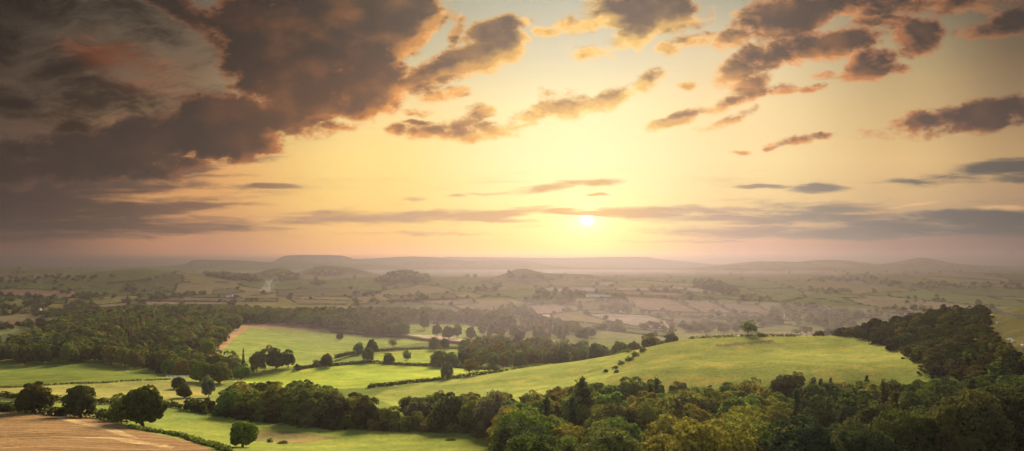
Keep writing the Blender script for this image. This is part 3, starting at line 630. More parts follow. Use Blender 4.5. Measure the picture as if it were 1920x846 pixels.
# prototypes, all for a tree 10 m tall and 9 m wide; copies are scaled
PROTO = {
    'broad': [(quads_mesh('crown', crown_quads(100 + k, 9, 10, 40, 95, 0.46, base=0.02 + 0.03 * (k % 3)), LEAF), trunk_mesh(k, 9, 10, .24)) for k in range(9)],
    'fine': [(quads_mesh('crown', crown_quads(150 + k, 9, 10, 62, 150, 0.27, base=0.02 + 0.03 * (k % 3), jit=0.55), LEAF), trunk_mesh(10 + k, 9, 10, .24)) for k in range(6)],
    'oak': [(quads_mesh('crown', crown_quads(200 + k, 9, 10, 54, 110, 0.42, base=0.015), LEAF), trunk_mesh(20 + k, 9, 10, .34, .8, 9)) for k in range(4)],
    'open': [(quads_mesh('crown', crown_quads(300 + k, 9, 10, 30, 60, 0.40, base=0.24, open_=0.28), LEAF), trunk_mesh(40 + k, 9, 10, .2, .85, 11)) for k in range(3)],
    'wind': [(quads_mesh('crown', crown_quads(400 + k, 9, 10, 32, 80, 0.44, base=0.26, lop=0.10, open_=0.1), LEAF), trunk_mesh(60 + k, 9, 10, .3, .75, 8, 0.08)) for k in range(2)],
    'conifer': [(quads_mesh('crown', conifer_quads(500 + k, 9, 10, 17, 0.50), LEAF), trunk_mesh(80 + k, 1.5, 10, .2, .95, 0)) for k in range(4)],
    'pine': [(quads_mesh('crown', conifer_quads(600 + k, 9, 10, 12, 0.55, base=0.45, sparse=0.15), LEAF), trunk_mesh(90 + k, 2, 10, .2, .95, 2)) for k in range(2)],
}
BUSHP = [quads_mesh('bush', crown_quads(700 + k, 9, 9, 26, 60, 0.62, base=-0.35), LEAF) for k in range(5)]
SMALL = [crown_quads(800 + k, 9, 10, 24, 20, 0.95, base=0.04, jit=0.14, dome=0.55) for k in range(8)]
SMALLC = [conifer_quads(820 + k, 9, 10, 8, 1.3)[::3] for k in range(2)]
TINY = [crown_quads(840 + k, 9, 10, 7, 6, 2.6, base=0.05) for k in range(5)]
TINT = {'olive': (.130,.124,.031), 'green': (.098,.118,.031), 'dark': (.048,.057,.020), 'gold': (.145,.134,.032), 'brown': (.098,.086,.033), 'grey': (.095,.108,.056), 'fresh': (.085,.108,.027), 'blue': (.028,.040,.021)}
WORD = {'olive': 'olive', 'green': 'mid-green', 'dark': 'dark green', 'gold': 'yellowing', 'brown': 'brownish', 'grey': 'grey-green', 'fresh': 'fresh green', 'blue': 'blackish green'}
def jit(c, a=0.18): return tuple(x * R.uniform(1 - a, 1 + a) for x in c) + (1.0,)
def link(o): sc.collection.objects.link(o); return o
def short(label):
    for w_ in ('middling ', 'rounded ', 'the '):
        if len(label.split()) > 16: label = label.replace(w_, '', 1)
    return label
def tree(kind, x, y, w, h, tint, name, label, group=None, cat='tree', z=None):
    root = link(bpy.data.objects.new(name, None)); root.empty_display_size = 1
    root.location = (x, y, gz(x, y) - 0.1 if z is None else z); root.rotation_euler = (0, 0, 0 if kind == 'wind' else R.uniform(0, 6.28)); root.scale = (w / 9, w / 9, h / 10)
    root['label'] = short(label); root['category'] = cat
    if group: root['group'] = group
    cr, tr = R.choice(PROTO[kind]); col = jit(TINT[tint])
    for nm, me in (('crown', cr), ('trunk', tr)):
        o = link(bpy.data.objects.new(nm, me)); o.parent = root
        if nm == 'crown': o.color = col
    return root
def bush(x, y, w, h, tint, label, group=None, name='scrub_bush', cat='bush'):
    o = link(bpy.data.objects.new(name, R.choice(BUSHP))); o.location = (x, y, gz(x, y) - 0.15 * h); o.rotation_euler = (0, 0, R.uniform(0, 6.28)); o.scale = (w / 9, w / 9, h / 8.0)
    o.color = jit(TINT[tint]); o['label'] = short(label); o['category'] = cat
    if group: o['group'] = group
    return o
def poisson(n, gen, dmin, occupied=None):
    """throw n darts, keep those at least dmin(x, y) apart"""
    grid, keep, cs = {}, [], 4.0
    def cell(x, y): return int(x // cs), int(y // cs)
    for p in (occupied or []): grid.setdefault(cell(p[0], p[1]), []).append(p)
    for _ in range(n):
        p = gen()
        if p is None: continue
        d = dmin(p) if callable(dmin) else dmin; ci, cj = cell(p[0], p[1]); m = int(d // cs) + 1
        if all((q[0] - p[0]) ** 2 + (q[1] - p[1]) ** 2 > d * d for i in range(ci - m, ci + m + 1) for j in range(cj - m, cj + m + 1) for q in grid.get((i, j), ())):
            grid.setdefault((ci, cj), []).append(p); keep.append(p)
    return keep
def lerp(u, tab):
    return float(np.interp(u, [t[0] for t in tab], [t[1] for t in tab]))

# ---- lone trees and hedgerow trees of the fields: column and row of the foot, width and height in rows, kind, tint, label
LONE = [
 ('hawthorn_tree','oak',455,838,58,47,'green','small round hawthorn alone in rough grass at the corner of the stubble'),
 ('field_tree','oak',268,799,84,72,'dark','biggest dark tree on the edge of the stubble field, broad crown'),
 ('field_tree','broad',226,790,44,48,'olive','paler tree leaning against the biggest tree at the stubble edge'),
 ('field_tree','oak',152,783,66,58,'dark','dark pointed tree at the stubble edge between the broad and the low one'),
 ('field_tree','oak',64,773,72,52,'dark','dark low spreading tree at the far corner of the stubble'),
 ('field_tree','oak',345,746,38,28,'dark','dark umbrella-shaped tree alone in the dry pasture, nearer of two'),
 ('field_tree','oak',333,730,32,25,'dark','dark round tree in the dry pasture just beyond the umbrella-shaped one'),
 ('field_tree','broad',391,745,32,44,'grey','pale grey-green tree beside the dark block of wood and the pasture'),
 ('field_tree','oak',612,689,26,24,'dark','dark round tree beside the lane at the corner of the bright field'),
 ('field_tree','oak',697,661,25,23,'dark','dark round tree on the hedge corner below the big sloping field'),
 ('field_tree','broad',672,666,22,22,'grey','pale round tree on the hedge left of the dark round one'),
 ('field_tree','broad',690,679,28,26,'grey','pale tree at the meeting of hedges above the bright field'),
 ('field_tree','open',737,655,18,18,'olive','thin small tree on the hedge under the big sloping field'),
 ('field_tree','oak',728,681,26,18,'dark','low dark tree on the hedge along the top of the bright field'),
 ('field_tree','open',763,684,22,27,'grey','tall thin see-through tree on the top hedge of the bright field'),
 ('field_tree','oak',822,688,38,28,'green','wide tree with its neighbour on the right end of the top hedge'),
 ('field_tree','oak',846,687,32,25,'green','right one of the two touching trees on the top hedge'),
 ('field_tree','wind',880,705,36,30,'green','arched tree on the lower hedge at the right end of the bright field'),
 ('field_tree','broad',838,711,27,30,'grey','pale bushy tree on the lower hedge of the bright field'),
 ('field_tree','oak',637,637,14,14,'dark','tiny dark tree alone out in the big sloping field'),
 ('field_tree','broad',796,618,20,29,'green','tall tree at the upper left of the small meadow behind'),
 ('field_tree','broad',819,631,20,25,'dark','dark tree at the foot of the small meadow, left of three'),
 ('field_tree','oak',841,635,26,22,'dark','wide dark tree at the foot of the small meadow'),
 ('field_tree','broad',858,634,20,25,'green','tree touching the wide dark one at the foot of the meadow'),
 ('field_tree','oak',883,636,22,22,'green','round tree at the right foot of the small meadow'),
 ('field_tree','oak',815,656,24,22,'olive','round tree at the right end of the big sloping field'),
 ('field_tree','broad',834,656,22,20,'dark','dark tree next to the round one at the end of the sloping field'),
 ('windswept_tree','wind',1402,630,32,27,'green','windswept tree with a leaning crown on the skyline hedge of the smooth hill'),
 ('windswept_tree','open',1512,630,26,20,'grey','small pale windswept tree on the hill crest near the dark scrub'),
 ('windswept_tree','open',1494,629,18,12,'brown','thin bare-topped thorn on the hill crest beside the pale windswept tree'),
 ('hedgerow_tree','broad',372,700,46,40,'olive','olive tree at the left end of the copse by the big field'),
 ('hedgerow_tree','broad',402,698,42,38,'green','mid-green tree in the copse by the big field, second from the wood'),
 ('hedgerow_tree','oak',376,716,50,44,'green','low broad tree at the nearest corner of the copse'),
 ('hedgerow_tree','oak',412,719,52,38,'olive','wide olive tree at the front of the copse facing the bright field'),
 ('hedgerow_tree','broad',432,702,44,40,'olive','olive tree in the middle of the copse behind the front ones'),
 ('hedgerow_conifer','conifer',456,698,14,36,'dark','slim dark conifer standing among the copse trees'),
 ('hedgerow_conifer','conifer',474,696,12,26,'dark','short slim conifer in the copse right of the taller one'),
 ('hedgerow_tree','broad',482,697,34,34,'green','mid-green tree in the copse beside the short conifer'),
 ('hedgerow_tree','open',497,693,40,44,'brown','tallest brownish tree of the copse, open top'),
 ('hedgerow_tree','oak',518,692,38,36,'dark','dark round tree in the right half of the copse'),
 ('hedgerow_tree','broad',540,690,30,32,'dark','dark tree at the right end of the copse by the lane'),
 ('hedgerow_tree','broad',452,712,40,28,'green','low green tree on the front edge of the copse'),
]
SPOTS = []
for name, kind, u, v, pw, ph, tint, label in LONE:
    x, y, z = hit(u, v); s = y / F
    q = 0.86 if 325 < u < 400 else 1.0
    tree(kind, x, y, pw * s * 0.92 * q, ph * s * 1.16 * q, tint, name, label, {'field_tree': 'trees standing in the fields and hedges', 'hedgerow_tree': 'trees of the copse by the big field', 'hedgerow_conifer': 'slim conifers of the copse', 'windswept_tree': 'windswept trees on the hill crest'}.get(name), z=z - 0.1)
    SPOTS.append((x, y))
for u, v, pw, ph, tint, lab in [(558,694,16,13,'dark','small dark bush at the left end of the bright field hedge'),(594,686,16,12,'green','small bush beside the lane left of the dark round tree'),(366,770,44,26,'dark','dark bush on the pasture hedge against the wood'),(388,768,32,24,'dark','dark bush right against the left end of the wood'),(20,771,44,16,'dark','low dark bush at the far left of the stubble hedge'),(108,779,34,18,'dark','low dark bush between two dark trees at the stubble edge'),
      (1428,631,16,8,'dark','low dark bush on the hill crest right of the windswept tree'),(1205,659,15,9,'green','topmost bush of the line down the smooth hill'),(1192,668,18,9,'green','broad bush in the line down the smooth hill'),(1180,676,18,8,'olive','olive bush in the middle of the line down the smooth hill'),(1166,683,14,7,'green','small bush low in the line down the smooth hill'),(1154,691,12,6,'olive','tiny bush near the foot of the line on the hill'),(1136,698,10,6,'dark','dark dot of a bush below the line on the smooth hill'),(1156,699,10,6,'dark','dark low bush beside the dot-like one on the hill'),
      (1536,630,22,11,'dark','dark bush on the crest where the scrub begins'),(1556,629,24,14,'dark','dark rounded bush at the lowest end of the scrub on the crest'),(505,829,12,7,'brown','small brown bush in the rough grass beside the hawthorn'),(530,832,20,5,'brown','low brown patch of scrub in the rough grass'),(846,826,20,6,'olive','low olive tussock in the grass before the wood')]:
    x, y, z = hit(u, v); s = y / F; bush(x, y, pw * s * 1.1, ph * s * 1.1, tint, lab, 'small bushes in the fields', 'field_bush'); SPOTS.append((x, y))

# ---- the wood across the foreground
FRONT = [(395,222),(480,213),(600,200),(720,200),(870,193),(940,172),(958,150),(968,104),(2000,104)]
BACK = [(395,246),(500,262),(600,266),(700,256),(760,246),(860,244),(960,240),(1050,236),(1150,240),(1300,234),(1450,238),(1560,236),(1690,230),(1745,222),(1800,205),(1900,178),(2000,168)]
TOPL = [(395,742),(430,718),(500,712),(560,709),(620,728),(690,738),(725,762),(790,734),(860,737),(930,730),(965,748),(1000,730),(1050,717),(1100,705),(1150,703),(1210,704),(1280,717),(1330,713),(1400,703),(1460,691),(1530,695),(1590,705),(1690,707),(1705,724),(1725,712),(1800,704),(1900,700),(2000,700)]
def in_wood():
    u, D = R.uniform(395, 1990), math.sqrt(R.uniform(104 ** 2, 268 ** 2))
    return ((u - 960) / F * D, D, u) if lerp(u, FRONT) < D < lerp(u, BACK) else None
wood = poisson(9000, in_wood, lambda p: 6.0 if p[2] < 960 else (7.6 if p[1] < 170 else 7.2), [(a, b, 0) for a, b in SPOTS])
wood.sort(key=lambda p: p[1])
NBROAD = 0
for x, y, u in wood:
    z = gz(x, y); gv = VH - F * z / y; front = y - lerp(u, FRONT)
    zone = 'left' if u < 735 else 'gap' if u < 960 else 'mid' if u < 1420 else 'right'
    roll = R.random()
    h = R.uniform(11.5, 15.5) if zone == 'left' else R.uniform(9.5, 13.2)
    if zone == 'gap' and front < 6 and roll < 0.6: h *= 0.5
    h = min(h, (gv - lerp(u, TOPL) - R.uniform(-5, 12)) / F * y)
    if h < 4.2: continue
    w = h * R.uniform(0.72, 0.98) + 0.8
    if zone == 'left': tint = R.choices(['dark', 'green', 'olive', 'grey'], [2, 4, 3.4, .8])[0]
    elif zone == 'gap': tint = R.choices(['green', 'olive', 'grey', 'gold', 'dark'], [3, 3, 2, 1, 1])[0]
    elif zone == 'mid': tint = R.choices(['olive', 'gold', 'green', 'dark', 'brown', 'fresh'], [5, 1.3, 4.6, 1.5, .5, .6])[0]
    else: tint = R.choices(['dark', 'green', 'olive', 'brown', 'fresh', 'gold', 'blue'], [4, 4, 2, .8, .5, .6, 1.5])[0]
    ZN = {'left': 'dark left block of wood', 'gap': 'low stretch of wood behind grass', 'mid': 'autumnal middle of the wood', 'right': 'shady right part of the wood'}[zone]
    if u > 1500 and y < 178: tint = R.choice(['dark', 'dark', 'blue'])  # shade of the lower right corner, put into the leaf tints
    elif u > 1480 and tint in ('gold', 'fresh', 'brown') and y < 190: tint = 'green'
    rowd = 'front edge' if (front < 12 and u < 960) or y < 128 else 'back edge' if lerp(u, BACK) - y < 14 else 'heart'
    conif = (zone in ('mid', 'right') and roll > (0.90 if u < 1450 or u > 1700 else 0.45)) and y > 140
    size = 'tall' if h > 11 else 'low' if h < 7.5 else 'middling'
    if conif:
        t2 = R.choice(['dark', 'blue', 'blue']); w = h * R.uniform(0.36, 0.5)
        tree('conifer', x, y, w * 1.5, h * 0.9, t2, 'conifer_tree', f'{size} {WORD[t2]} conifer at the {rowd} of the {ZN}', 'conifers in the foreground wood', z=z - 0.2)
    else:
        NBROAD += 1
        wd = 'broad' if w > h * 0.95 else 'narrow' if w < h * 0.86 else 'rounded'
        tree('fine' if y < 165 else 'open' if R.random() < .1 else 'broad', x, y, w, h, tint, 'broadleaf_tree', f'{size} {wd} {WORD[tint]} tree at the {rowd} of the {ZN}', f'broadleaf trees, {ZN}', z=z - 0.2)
x, y, z = hit(1090, 846) if False else (*at(1090, 182),)
tree('pine', x, y, 10, 13.5, 'dark', 'pine_tree', 'tall dark pine with a bare pale trunk in the autumnal middle of the wood', z=z)
for k in range(64):
    u = 396 + 566 * (k + R.random()) / 64; D = lerp(u, FRONT) + R.uniform(-3.0, 3.5); x = (u - 960) / F * D
    w = R.uniform(3.4, 6.2); h = R.uniform(2.2, 4.8); tint = R.choice(['dark', 'green', 'dark', 'olive'] if u < 735 else ['grey', 'green', 'olive', 'dark'])
    third = 'left end' if u < 560 else 'middle' if u < 735 else 'right end'
    bush(x, D, w, h, tint, f'{"wide" if w > 5 else "small"} {"tall" if h > 3.6 else "low"} {WORD[tint]} bush skirting the {third} of the wood along the grass', 'bushes along the front of the wood', 'understory_bush')
# fresh green tree tops at the bottom of the frame
for u, D, w, h, tint, lab in [(1295, 112, 5.0, 12.5, 'gold', 'yellow-green tree top poking up at the very bottom of the wood'), (1375, 122, 8.5, 13, 'fresh', 'fresh green leafy tree low in the middle of the wood, largest of its colour'), (1440, 118, 6.5, 11.5, 'fresh', 'fresh green smaller tree low in the wood right of the largest fresh one')]:
    x, y, z = at(u, D); tree('fine', x, y, w, h, tint, 'broadleaf_tree', lab, 'fresh green trees at the bottom of the wood', z=z)

# ---- wind-pruned scrub on the hillside to the right
SCR = [(1558,627),(1600,612),(1640,603),(1700,600),(1740,592),(1790,588),(1846,588),(1850,625),(1868,655),(1930,690),(2010,700),(2010,760),(1830,720),(1752,704),(1742,688),(1700,665),(1650,646),(1600,634)]
SCRN = (np.array([p[0] for p in SCR]), np.array([p[1] for p in SCR]))
def in_scrub():
    u, v = R.uniform(1555, 2005), R.uniform(585, 765)
    if not inpoly(np.array([u]), np.array([v]), SCR)[0]: return None
    x, y, z = hit(u, v, 120, 420); return (x, y, u, v) if 130 < y < 360 else None
scrub = poisson(4000, in_scrub, lambda p: 3.4)
for x, y, u, v in scrub:
    tint = R.choices(['dark', 'green', 'brown', 'olive', 'blue'], [5, .7, .9, .4, 3])[0]
    up = v < 622; w = R.uniform(4.6, 7.4); h = R.uniform(2.8, 4.4) * (1.15 if up else 1)
    wh = 'crest of the scrub hillside' if up else 'lower edge of the scrub above the grass' if (u < 1760 and v > 655) else 'middle of the scrub hillside' if u < 1760 else 'right-hand flank of the scrub hillside below the sheep'
    sz = 'wide' if w > 6.4 else 'compact' if w < 5.4 else 'rounded'
    sb = bush(x, y, w, h, tint, f'{sz} {"tall" if h > 3.7 else "low"} {WORD[tint]} bush on the {wh}', 'wind-pruned bushes of the hillside scrub'); sb.color = tuple(c * .62 for c in sb.color[:3]) + (1,)

# ---- hedges
def hedge(name, pts, hgt, wid, tint, label, dens=26, gaps=0.0):
    rg = np.random.default_rng(len(label)); W = [hit(u, v) for u, v in pts]; Q = []
    for (a, b) in zip(W[:-1], W[1:]):
        L = math.hypot(b[0] - a[0], b[1] - a[1]); n = max(2, int(L / 0.6))
        for k in range(n):
            if rg.random() < gaps: continue
            t = (k + rg.random()) / n; x, y = a[0] + (b[0] - a[0]) * t, a[1] + (b[1] - a[1]) * t; hh = hgt * rg.uniform(0.65, 1.25)
            for zz in (0.3, 0.75):
                Q.append(clump_cloud(np.array([x + rg.normal() * .2, y + rg.normal() * .2, gz(x, y) + hh * zz]), wid * rg.uniform(.4, .62), dens // 2, 0.5, rg, None, 0.8))
    Q = np.concatenate(Q); o0 = np.array([W[0][0], W[0][1], W[0][2]]); Q = Q - o0
    o = link(bpy.data.objects.new(name, quads_mesh(name, Q, LEAF))); o.location = tuple(o0); o.color = jit(TINT[tint], .08); o['label'] = label; o['category'] = 'hedge'; o['group'] = 'field hedges'
hedge('hedge', [(-60,766),(0,770),(60,774),(110,779),(185,783),(235,795)], 2.2, 2.0, 'dark', 'dark hedge under the trees along the far edge of the stubble')
hedge('hedge', [(-40,744),(30,748),(110,752),(180,757),(215,758),(300,762),(345,767),(388,777)], 1.6, 1.5, 'dark', 'dark hedge along the near side of the dry pasture')
hedge('hedge', [(240,803),(300,812),(345,820),(405,838),(428,850)], 0.6, 0.9, 'green', 'low grassy bank hedge along the side of the stubble field', 14)
hedge('hedge', [(690,728),(760,719.5),(830,711.5),(900,703.5),(940,697.5)], 1.4, 1.5, 'dark', 'clipped hedge along the lower edge of the bright field')
hedge('hedge', [(560,693),(610,688),(640,685),(690,680),(720,682),(780,686),(850,689),(935,694)], 1.5, 1.8, 'dark', 'hedge along the upper edge of the bright field')
hedge('hedge', [(628,672),(660,664),(690,661),(740,657),(800,655),(862,655)], 1.8, 2.0, 'dark', 'hedge below the big sloping field')
hedge('hedge', [(622,624),(700,630.5),(760,634),(800,640),(830,643),(900,648)], 1.8, 2.2, 'dark', 'hedge along the far side of the big sloping field')
hedge('hedge', [(1178,661),(1205,652),(1225,645),(1250,640),(1300,635.5),(1350,633),(1400,631.5),(1440,630.5),(1500,631)], 0.9, 1.3, 'dark', 'thin dark hedge running over the crest of the smooth hill', 12, 0.12)
hedge('hedge', [(935,698.5),(1000,687.5),(1050,680.5),(1100,673.5),(1180,661)], 0.9, 1.4, 'green', 'ragged low hedge between smooth hill and valley wood', 16, 0.45)
hedge('hedge', [(-80,726),(60,725.5),(200,718.5),(320,712.5)], 0.5, 0.7, 'grey', 'thin pale hedge line above the dry pasture', 10, 0.2)
hedge('hedge', [(560,692),(600,685),(640,675),(690,660)], 0.9, 1.2, 'grey', 'broken hedge along the lane to the bright field', 12, 0.4)

# ---- woods farther off
MIDN = [(868,446),(930,428),(1000,432),(1100,420),(1200,396),(1262,382)]
MIDF = [(868,540),(930,600),(1000,590),(1100,540),(1200,480),(1262,440)]
def in_mid():
    u, D = R.uniform(868, 1262), math.sqrt(R.uniform(380 ** 2, 690 ** 2))
    return ((u - 960) / F * D, D, u) if lerp(u, MIDN) < D < lerp(u, MIDF) else None
midw = poisson(6000, in_mid, 8.6, [(a, b, 0) for a, b in SPOTS])
FN = [(-260,428),(0,430),(190,432),(270,405),(330,374),(362,388),(395,490),(430,630),(450,775),(520,778),(600,748),(622,740),(700,706),(758,690),(766,860),(905,868),(915,790),(960,780)]
FF = [(-260,446),(-40,452),(0,458),(40,525),(90,650),(122,800),(160,900),(250,930),(450,935),(600,930),(760,940),(960,945)]
def in_forest():
    u, D = R.uniform(-260, 960), math.sqrt(R.uniform(372 ** 2, 945 ** 2))
    return ((u - 960) / F * D, D, u) if lerp(u, FN) < D < lerp(u, FF) else None
forest = poisson(20000, in_forest, 8.0)
MISTP = [(880,600),(950,578),(1000,584),(1000,600),(1050,610),(1080,620),(1110,632),(1090,640),(960,640),(905,632)]
def in_mist():
    u, v = R.uniform(880, 1262), R.uniform(575, 640)
    if not inpoly(np.array([u]), np.array([v]), MISTP)[0]: return None
    x, y, z = hit(u, v, 300, 2000); return (x, y, u) if y > 640 else None
mist = poisson(2500, in_mist, 13.5, [(p[0], p[1]) for p in forest + midw])
budget = 290 - NBROAD
cand = []
for kindw, lst in (('forest', forest), ('mid', midw)):
    for p in lst:
        edge = p[1] - lerp(p[2], FN if kindw == 'forest' else MIDN)
        if -20 < p[2] < 1262 and (edge < 9 if p[1] < 470 else edge < 7 and p[1] < 520): cand.append((p[1], kindw, p))
cand.sort(key=lambda c: c[0]); near = cand[:max(0, budget)]; nearset = {id(c[2]) for c in near}
for D, kindw, (x, y, u) in near:
    h = R.uniform(10, 14) if kindw == 'forest' else R.uniform(8.5, 12); w = h * R.uniform(.72, .92)
    tint = R.choices(['green', 'olive', 'dark', 'grey', 'brown'], [4, 3, 3, 1, .6])[0]
    where = ('front of the hill wood above the green field' if u < 335 else 'corner of the hill wood beside the big field') if kindw == 'forest' else ('front of the wood behind the smooth hill' if u > 1010 else 'front of the wood by the bright field')
    sz = 'tall' if h > 12.4 else 'low' if h < 10.2 else 'middling'; wd = 'broad' if w > h * .86 else 'narrow' if w < h * .78 else 'rounded'
    tree('broad', x, y, w, h, tint, 'broadleaf_tree', f'{sz} {wd} {WORD[tint]} tree at the {where}', f'broadleaf trees, {where}', z=gz(x, y) - .2)
# everything beyond, as one mass
QS, TS = [], []
def mass(q, x, y, z, w, h, tint, a=0.2):
    s = R.uniform(0, 6.28); c, n = math.cos(s), math.sin(s); k = w / 9.0
    X, Y, Z = q[..., 0] * k, q[..., 1] * k, q[..., 2] * h / 10.0
    a_ = .84 if z < -50 and x < 60 else 1.0
    QS.append(np.stack([X * c - Y * n + x, X * n + Y * c + y, Z + z], -1)); TS.append(np.repeat(a_ * np.array([jit(TINT[tint], a)[:3]]), len(q), 0))
for kindw, lst in (('forest', forest), ('mid', midw), ('mist', mist)):
    for p in lst:
        if id(p) in nearset: continue
        x, y, u = p; h = R.uniform(10, 14.5) if kindw == 'forest' else R.uniform(8, 12)
        pin = (kindw == 'forest' and 200 < u < 300 and y < 640 and R.random() < .5) or (kindw == 'mist' and R.random() < .35)
        hum = fbm(np.array([x / 60]), np.array([y / 60]), 2, 77)[0]
        tint = R.choices(['green', 'olive', 'dark', 'grey', 'brown'], [6, 2 + 4 * max(0, hum), 4 + 5 * max(0, -hum), .6, .2])[0]
        mass(R.choice(SMALLC if pin else SMALL), x, y, gz(x, y) - .3, h * (.5 if pin else R.uniform(.85, 1.1)), h, tint)
# woods, copses and hedgerow trees across the vale: outline, number, tree height, tint
VALE = [([(722,522),(738,515),(765,513),(800,520),(806,528),(700,530)], 150, 13, 'dark'), ([(950,519),(975,514),(1010,517),(1050,521),(960,523)], 34, 10, 'dark'), ([(580,532),(600,529),(614,533),(600,536)], 22, 12, 'dark'),
 ([(1000,548),(1030,546),(1100,550),(1098,556),(1010,556)], 60, 11, 'brown'), ([(985,560),(1030,556),(1085,566),(1070,576),(1000,572)], 80, 11, 'brown'), ([(1128,580),(1150,574),(1190,576),(1194,587),(1140,586)], 46, 11, 'brown'),
 ([(1300,533),(1330,530),(1360,538),(1384,550),(1340,545)], 110, 13, 'dark'), ([(1330,596),(1400,590),(1460,600),(1490,612),(1430,610),(1360,606)], 60, 9, 'green'), ([(1262,612),(1300,608),(1400,616),(1440,624),(1300,626)], 110, 9, 'olive'),
 ([(1440,580),(1500,572),(1560,576),(1600,590),(1600,615),(1500,618),(1450,606)], 190, 10, 'green'), ([(1560,590),(1640,585),(1700,575),(1760,580),(1640,600),(1560,622)], 110, 10, 'green'), ([(1100,612),(1130,608),(1180,622),(1120,620)], 24, 10, 'olive'),
 ([(1195,612),(1250,610),(1255,620),(1200,620)], 26, 9, 'olive'), ([(0,556),(60,566),(100,572),(60,590),(0,580)], 60, 10, 'brown'), ([(60,572),(150,568),(190,580),(120,596),(60,596)], 120, 10, 'brown'), ([(110,548),(190,552),(215,560),(150,566)], 50, 10, 'dark'), ([(0,612),(60,606),(130,604),(90,618),(0,622)], 60, 9, 'dark'), ([(-60,636),(40,640),(90,632),(60,644),(-40,650)], 40, 8, 'dark'),
 ([(225,540),(250,538),(262,548),(232,548)], 26, 11, 'dark'), ([(240,548),(330,550),(400,552),(330,558),(250,556)], 60, 9, 'dark'), ([(270,560),(330,556),(350,560),(280,564)], 30, 10, 'dark'), ([(380,512),(420,514),(480,522),(498,528),(440,526),(390,518)], 130, 11, 'dark'), ([(505,520),(530,513),(560,518),(555,526),(510,528)], 110, 12, 'dark'), ([(585,512),(620,508),(650,512),(640,518),(590,518)], 70, 12, 'dark'),
 ([(640,552),(700,548),(740,552),(700,558)], 20, 9, 'dark'), ([(745,556),(790,553),(800,562),(750,563)], 26, 10, 'dark'), ([(1480,524),(1600,520),(1700,522),(1640,528),(1500,530)], 90, 10, 'green'), ([(1700,535),(1800,530),(1920,534),(1920,540),(1740,542)], 90, 10, 'dark'), ([(1640,532),(1680,529),(1700,534),(1660,538)], 30, 10, 'dark'), ([(860,540),(930,536),(960,542),(900,548)], 24, 9, 'dark'), ([(1150,556),(1160,550),(1164,560),(1156,562)], 8, 9, 'brown'),
 ([(0,520),(120,516),(220,520),(160,530),(0,532)], 90, 9, 'dark'), ([(1370,552),(1440,556),(1460,566),(1390,560)], 30, 9, 'green'), ([(1480,545),(1560,540),(1620,548),(1520,556)], 50, 9, 'green'), ([(1700,560),(1760,556),(1760,566),(1700,570)], 20, 8, 'green')]
for poly, n, h, tint in VALE:
    us, vs = [p[0] for p in poly], [p[1] for p in poly]; k = 0
    for _ in range(n * 8):
        if k >= n * (1.2 if n > 100 and tint == 'dark' else .42): break
        u, v = R.uniform(min(us), max(us)), R.uniform(min(vs), max(vs))
        if not inpoly(np.array([u]), np.array([v]), poly)[0]: continue
        x, y, z = hit(u, v, 450, 6000); k += 1
        hh = h * R.uniform(.55, .95); mass(R.choice(SMALL if y < 1300 else TINY), x, y, z - .3, hh * R.uniform(.9, 1.3), hh, R.choice([tint, tint, 'green', 'dark']))
# hedgerows of the patchwork, and the odd tree in them
jj, ii = np.where((EDGE < 3.5) & (GY > 800) & (GY < 2500) & (np.abs(GT) < 0.72) & ~PAINT)
pick = rng.permutation(len(jj))[:2600]
for k in pick:
    x, y, z = float(GX[jj[k], ii[k]]), float(GY[jj[k], ii[k]]), float(GZ[jj[k], ii[k]])
    if R.random() < .07: hh = R.uniform(6, 10); mass(R.choice(TINY), x, y, z - .2, hh, hh, R.choice(['dark', 'green']))
    else: hh = R.uniform(1.4, 2.8); mass(R.choice(TINY)[::2], x, y, z - .3, hh * 2.6, hh * .8, 'dark')
# hedges round the fields that stand out across the vale
for poly, d0, d1, c in FIELDS:
    if d0 < 700 or d1 < 1500: continue
    for (a, b) in zip(poly, poly[1:] + poly[:1]):
        n = int(math.hypot(b[0] - a[0], (b[1] - a[1]) * 3) / 2.2)
        for k in range(n):
            if R.random() < .25: continue
            t = (k + R.random()) / n; u, v = a[0] + (b[0] - a[0]) * t, a[1] + (b[1] - a[1]) * t
            if not -60 < u < 1980: continue
            x, y, z = hit(u, v, 450, 6000); hh = R.uniform(1.1, 2.0) if R.random() < .94 else R.uniform(5, 8); mass(R.choice(TINY)[::2], x, y, z - .3, hh * (2.2 if hh < 4 else 1), hh, 'dark')
o = link(bpy.data.objects.new('distant_woodland', quads_mesh('distant_woodland', np.concatenate(QS), LEAF_S, np.concatenate(TS)))); o['kind'] = 'stuff'
print('TREES', NBROAD, len(wood), len(scrub), len(near), len(forest), len(midw), len(mist), sum(map(len, QS)))
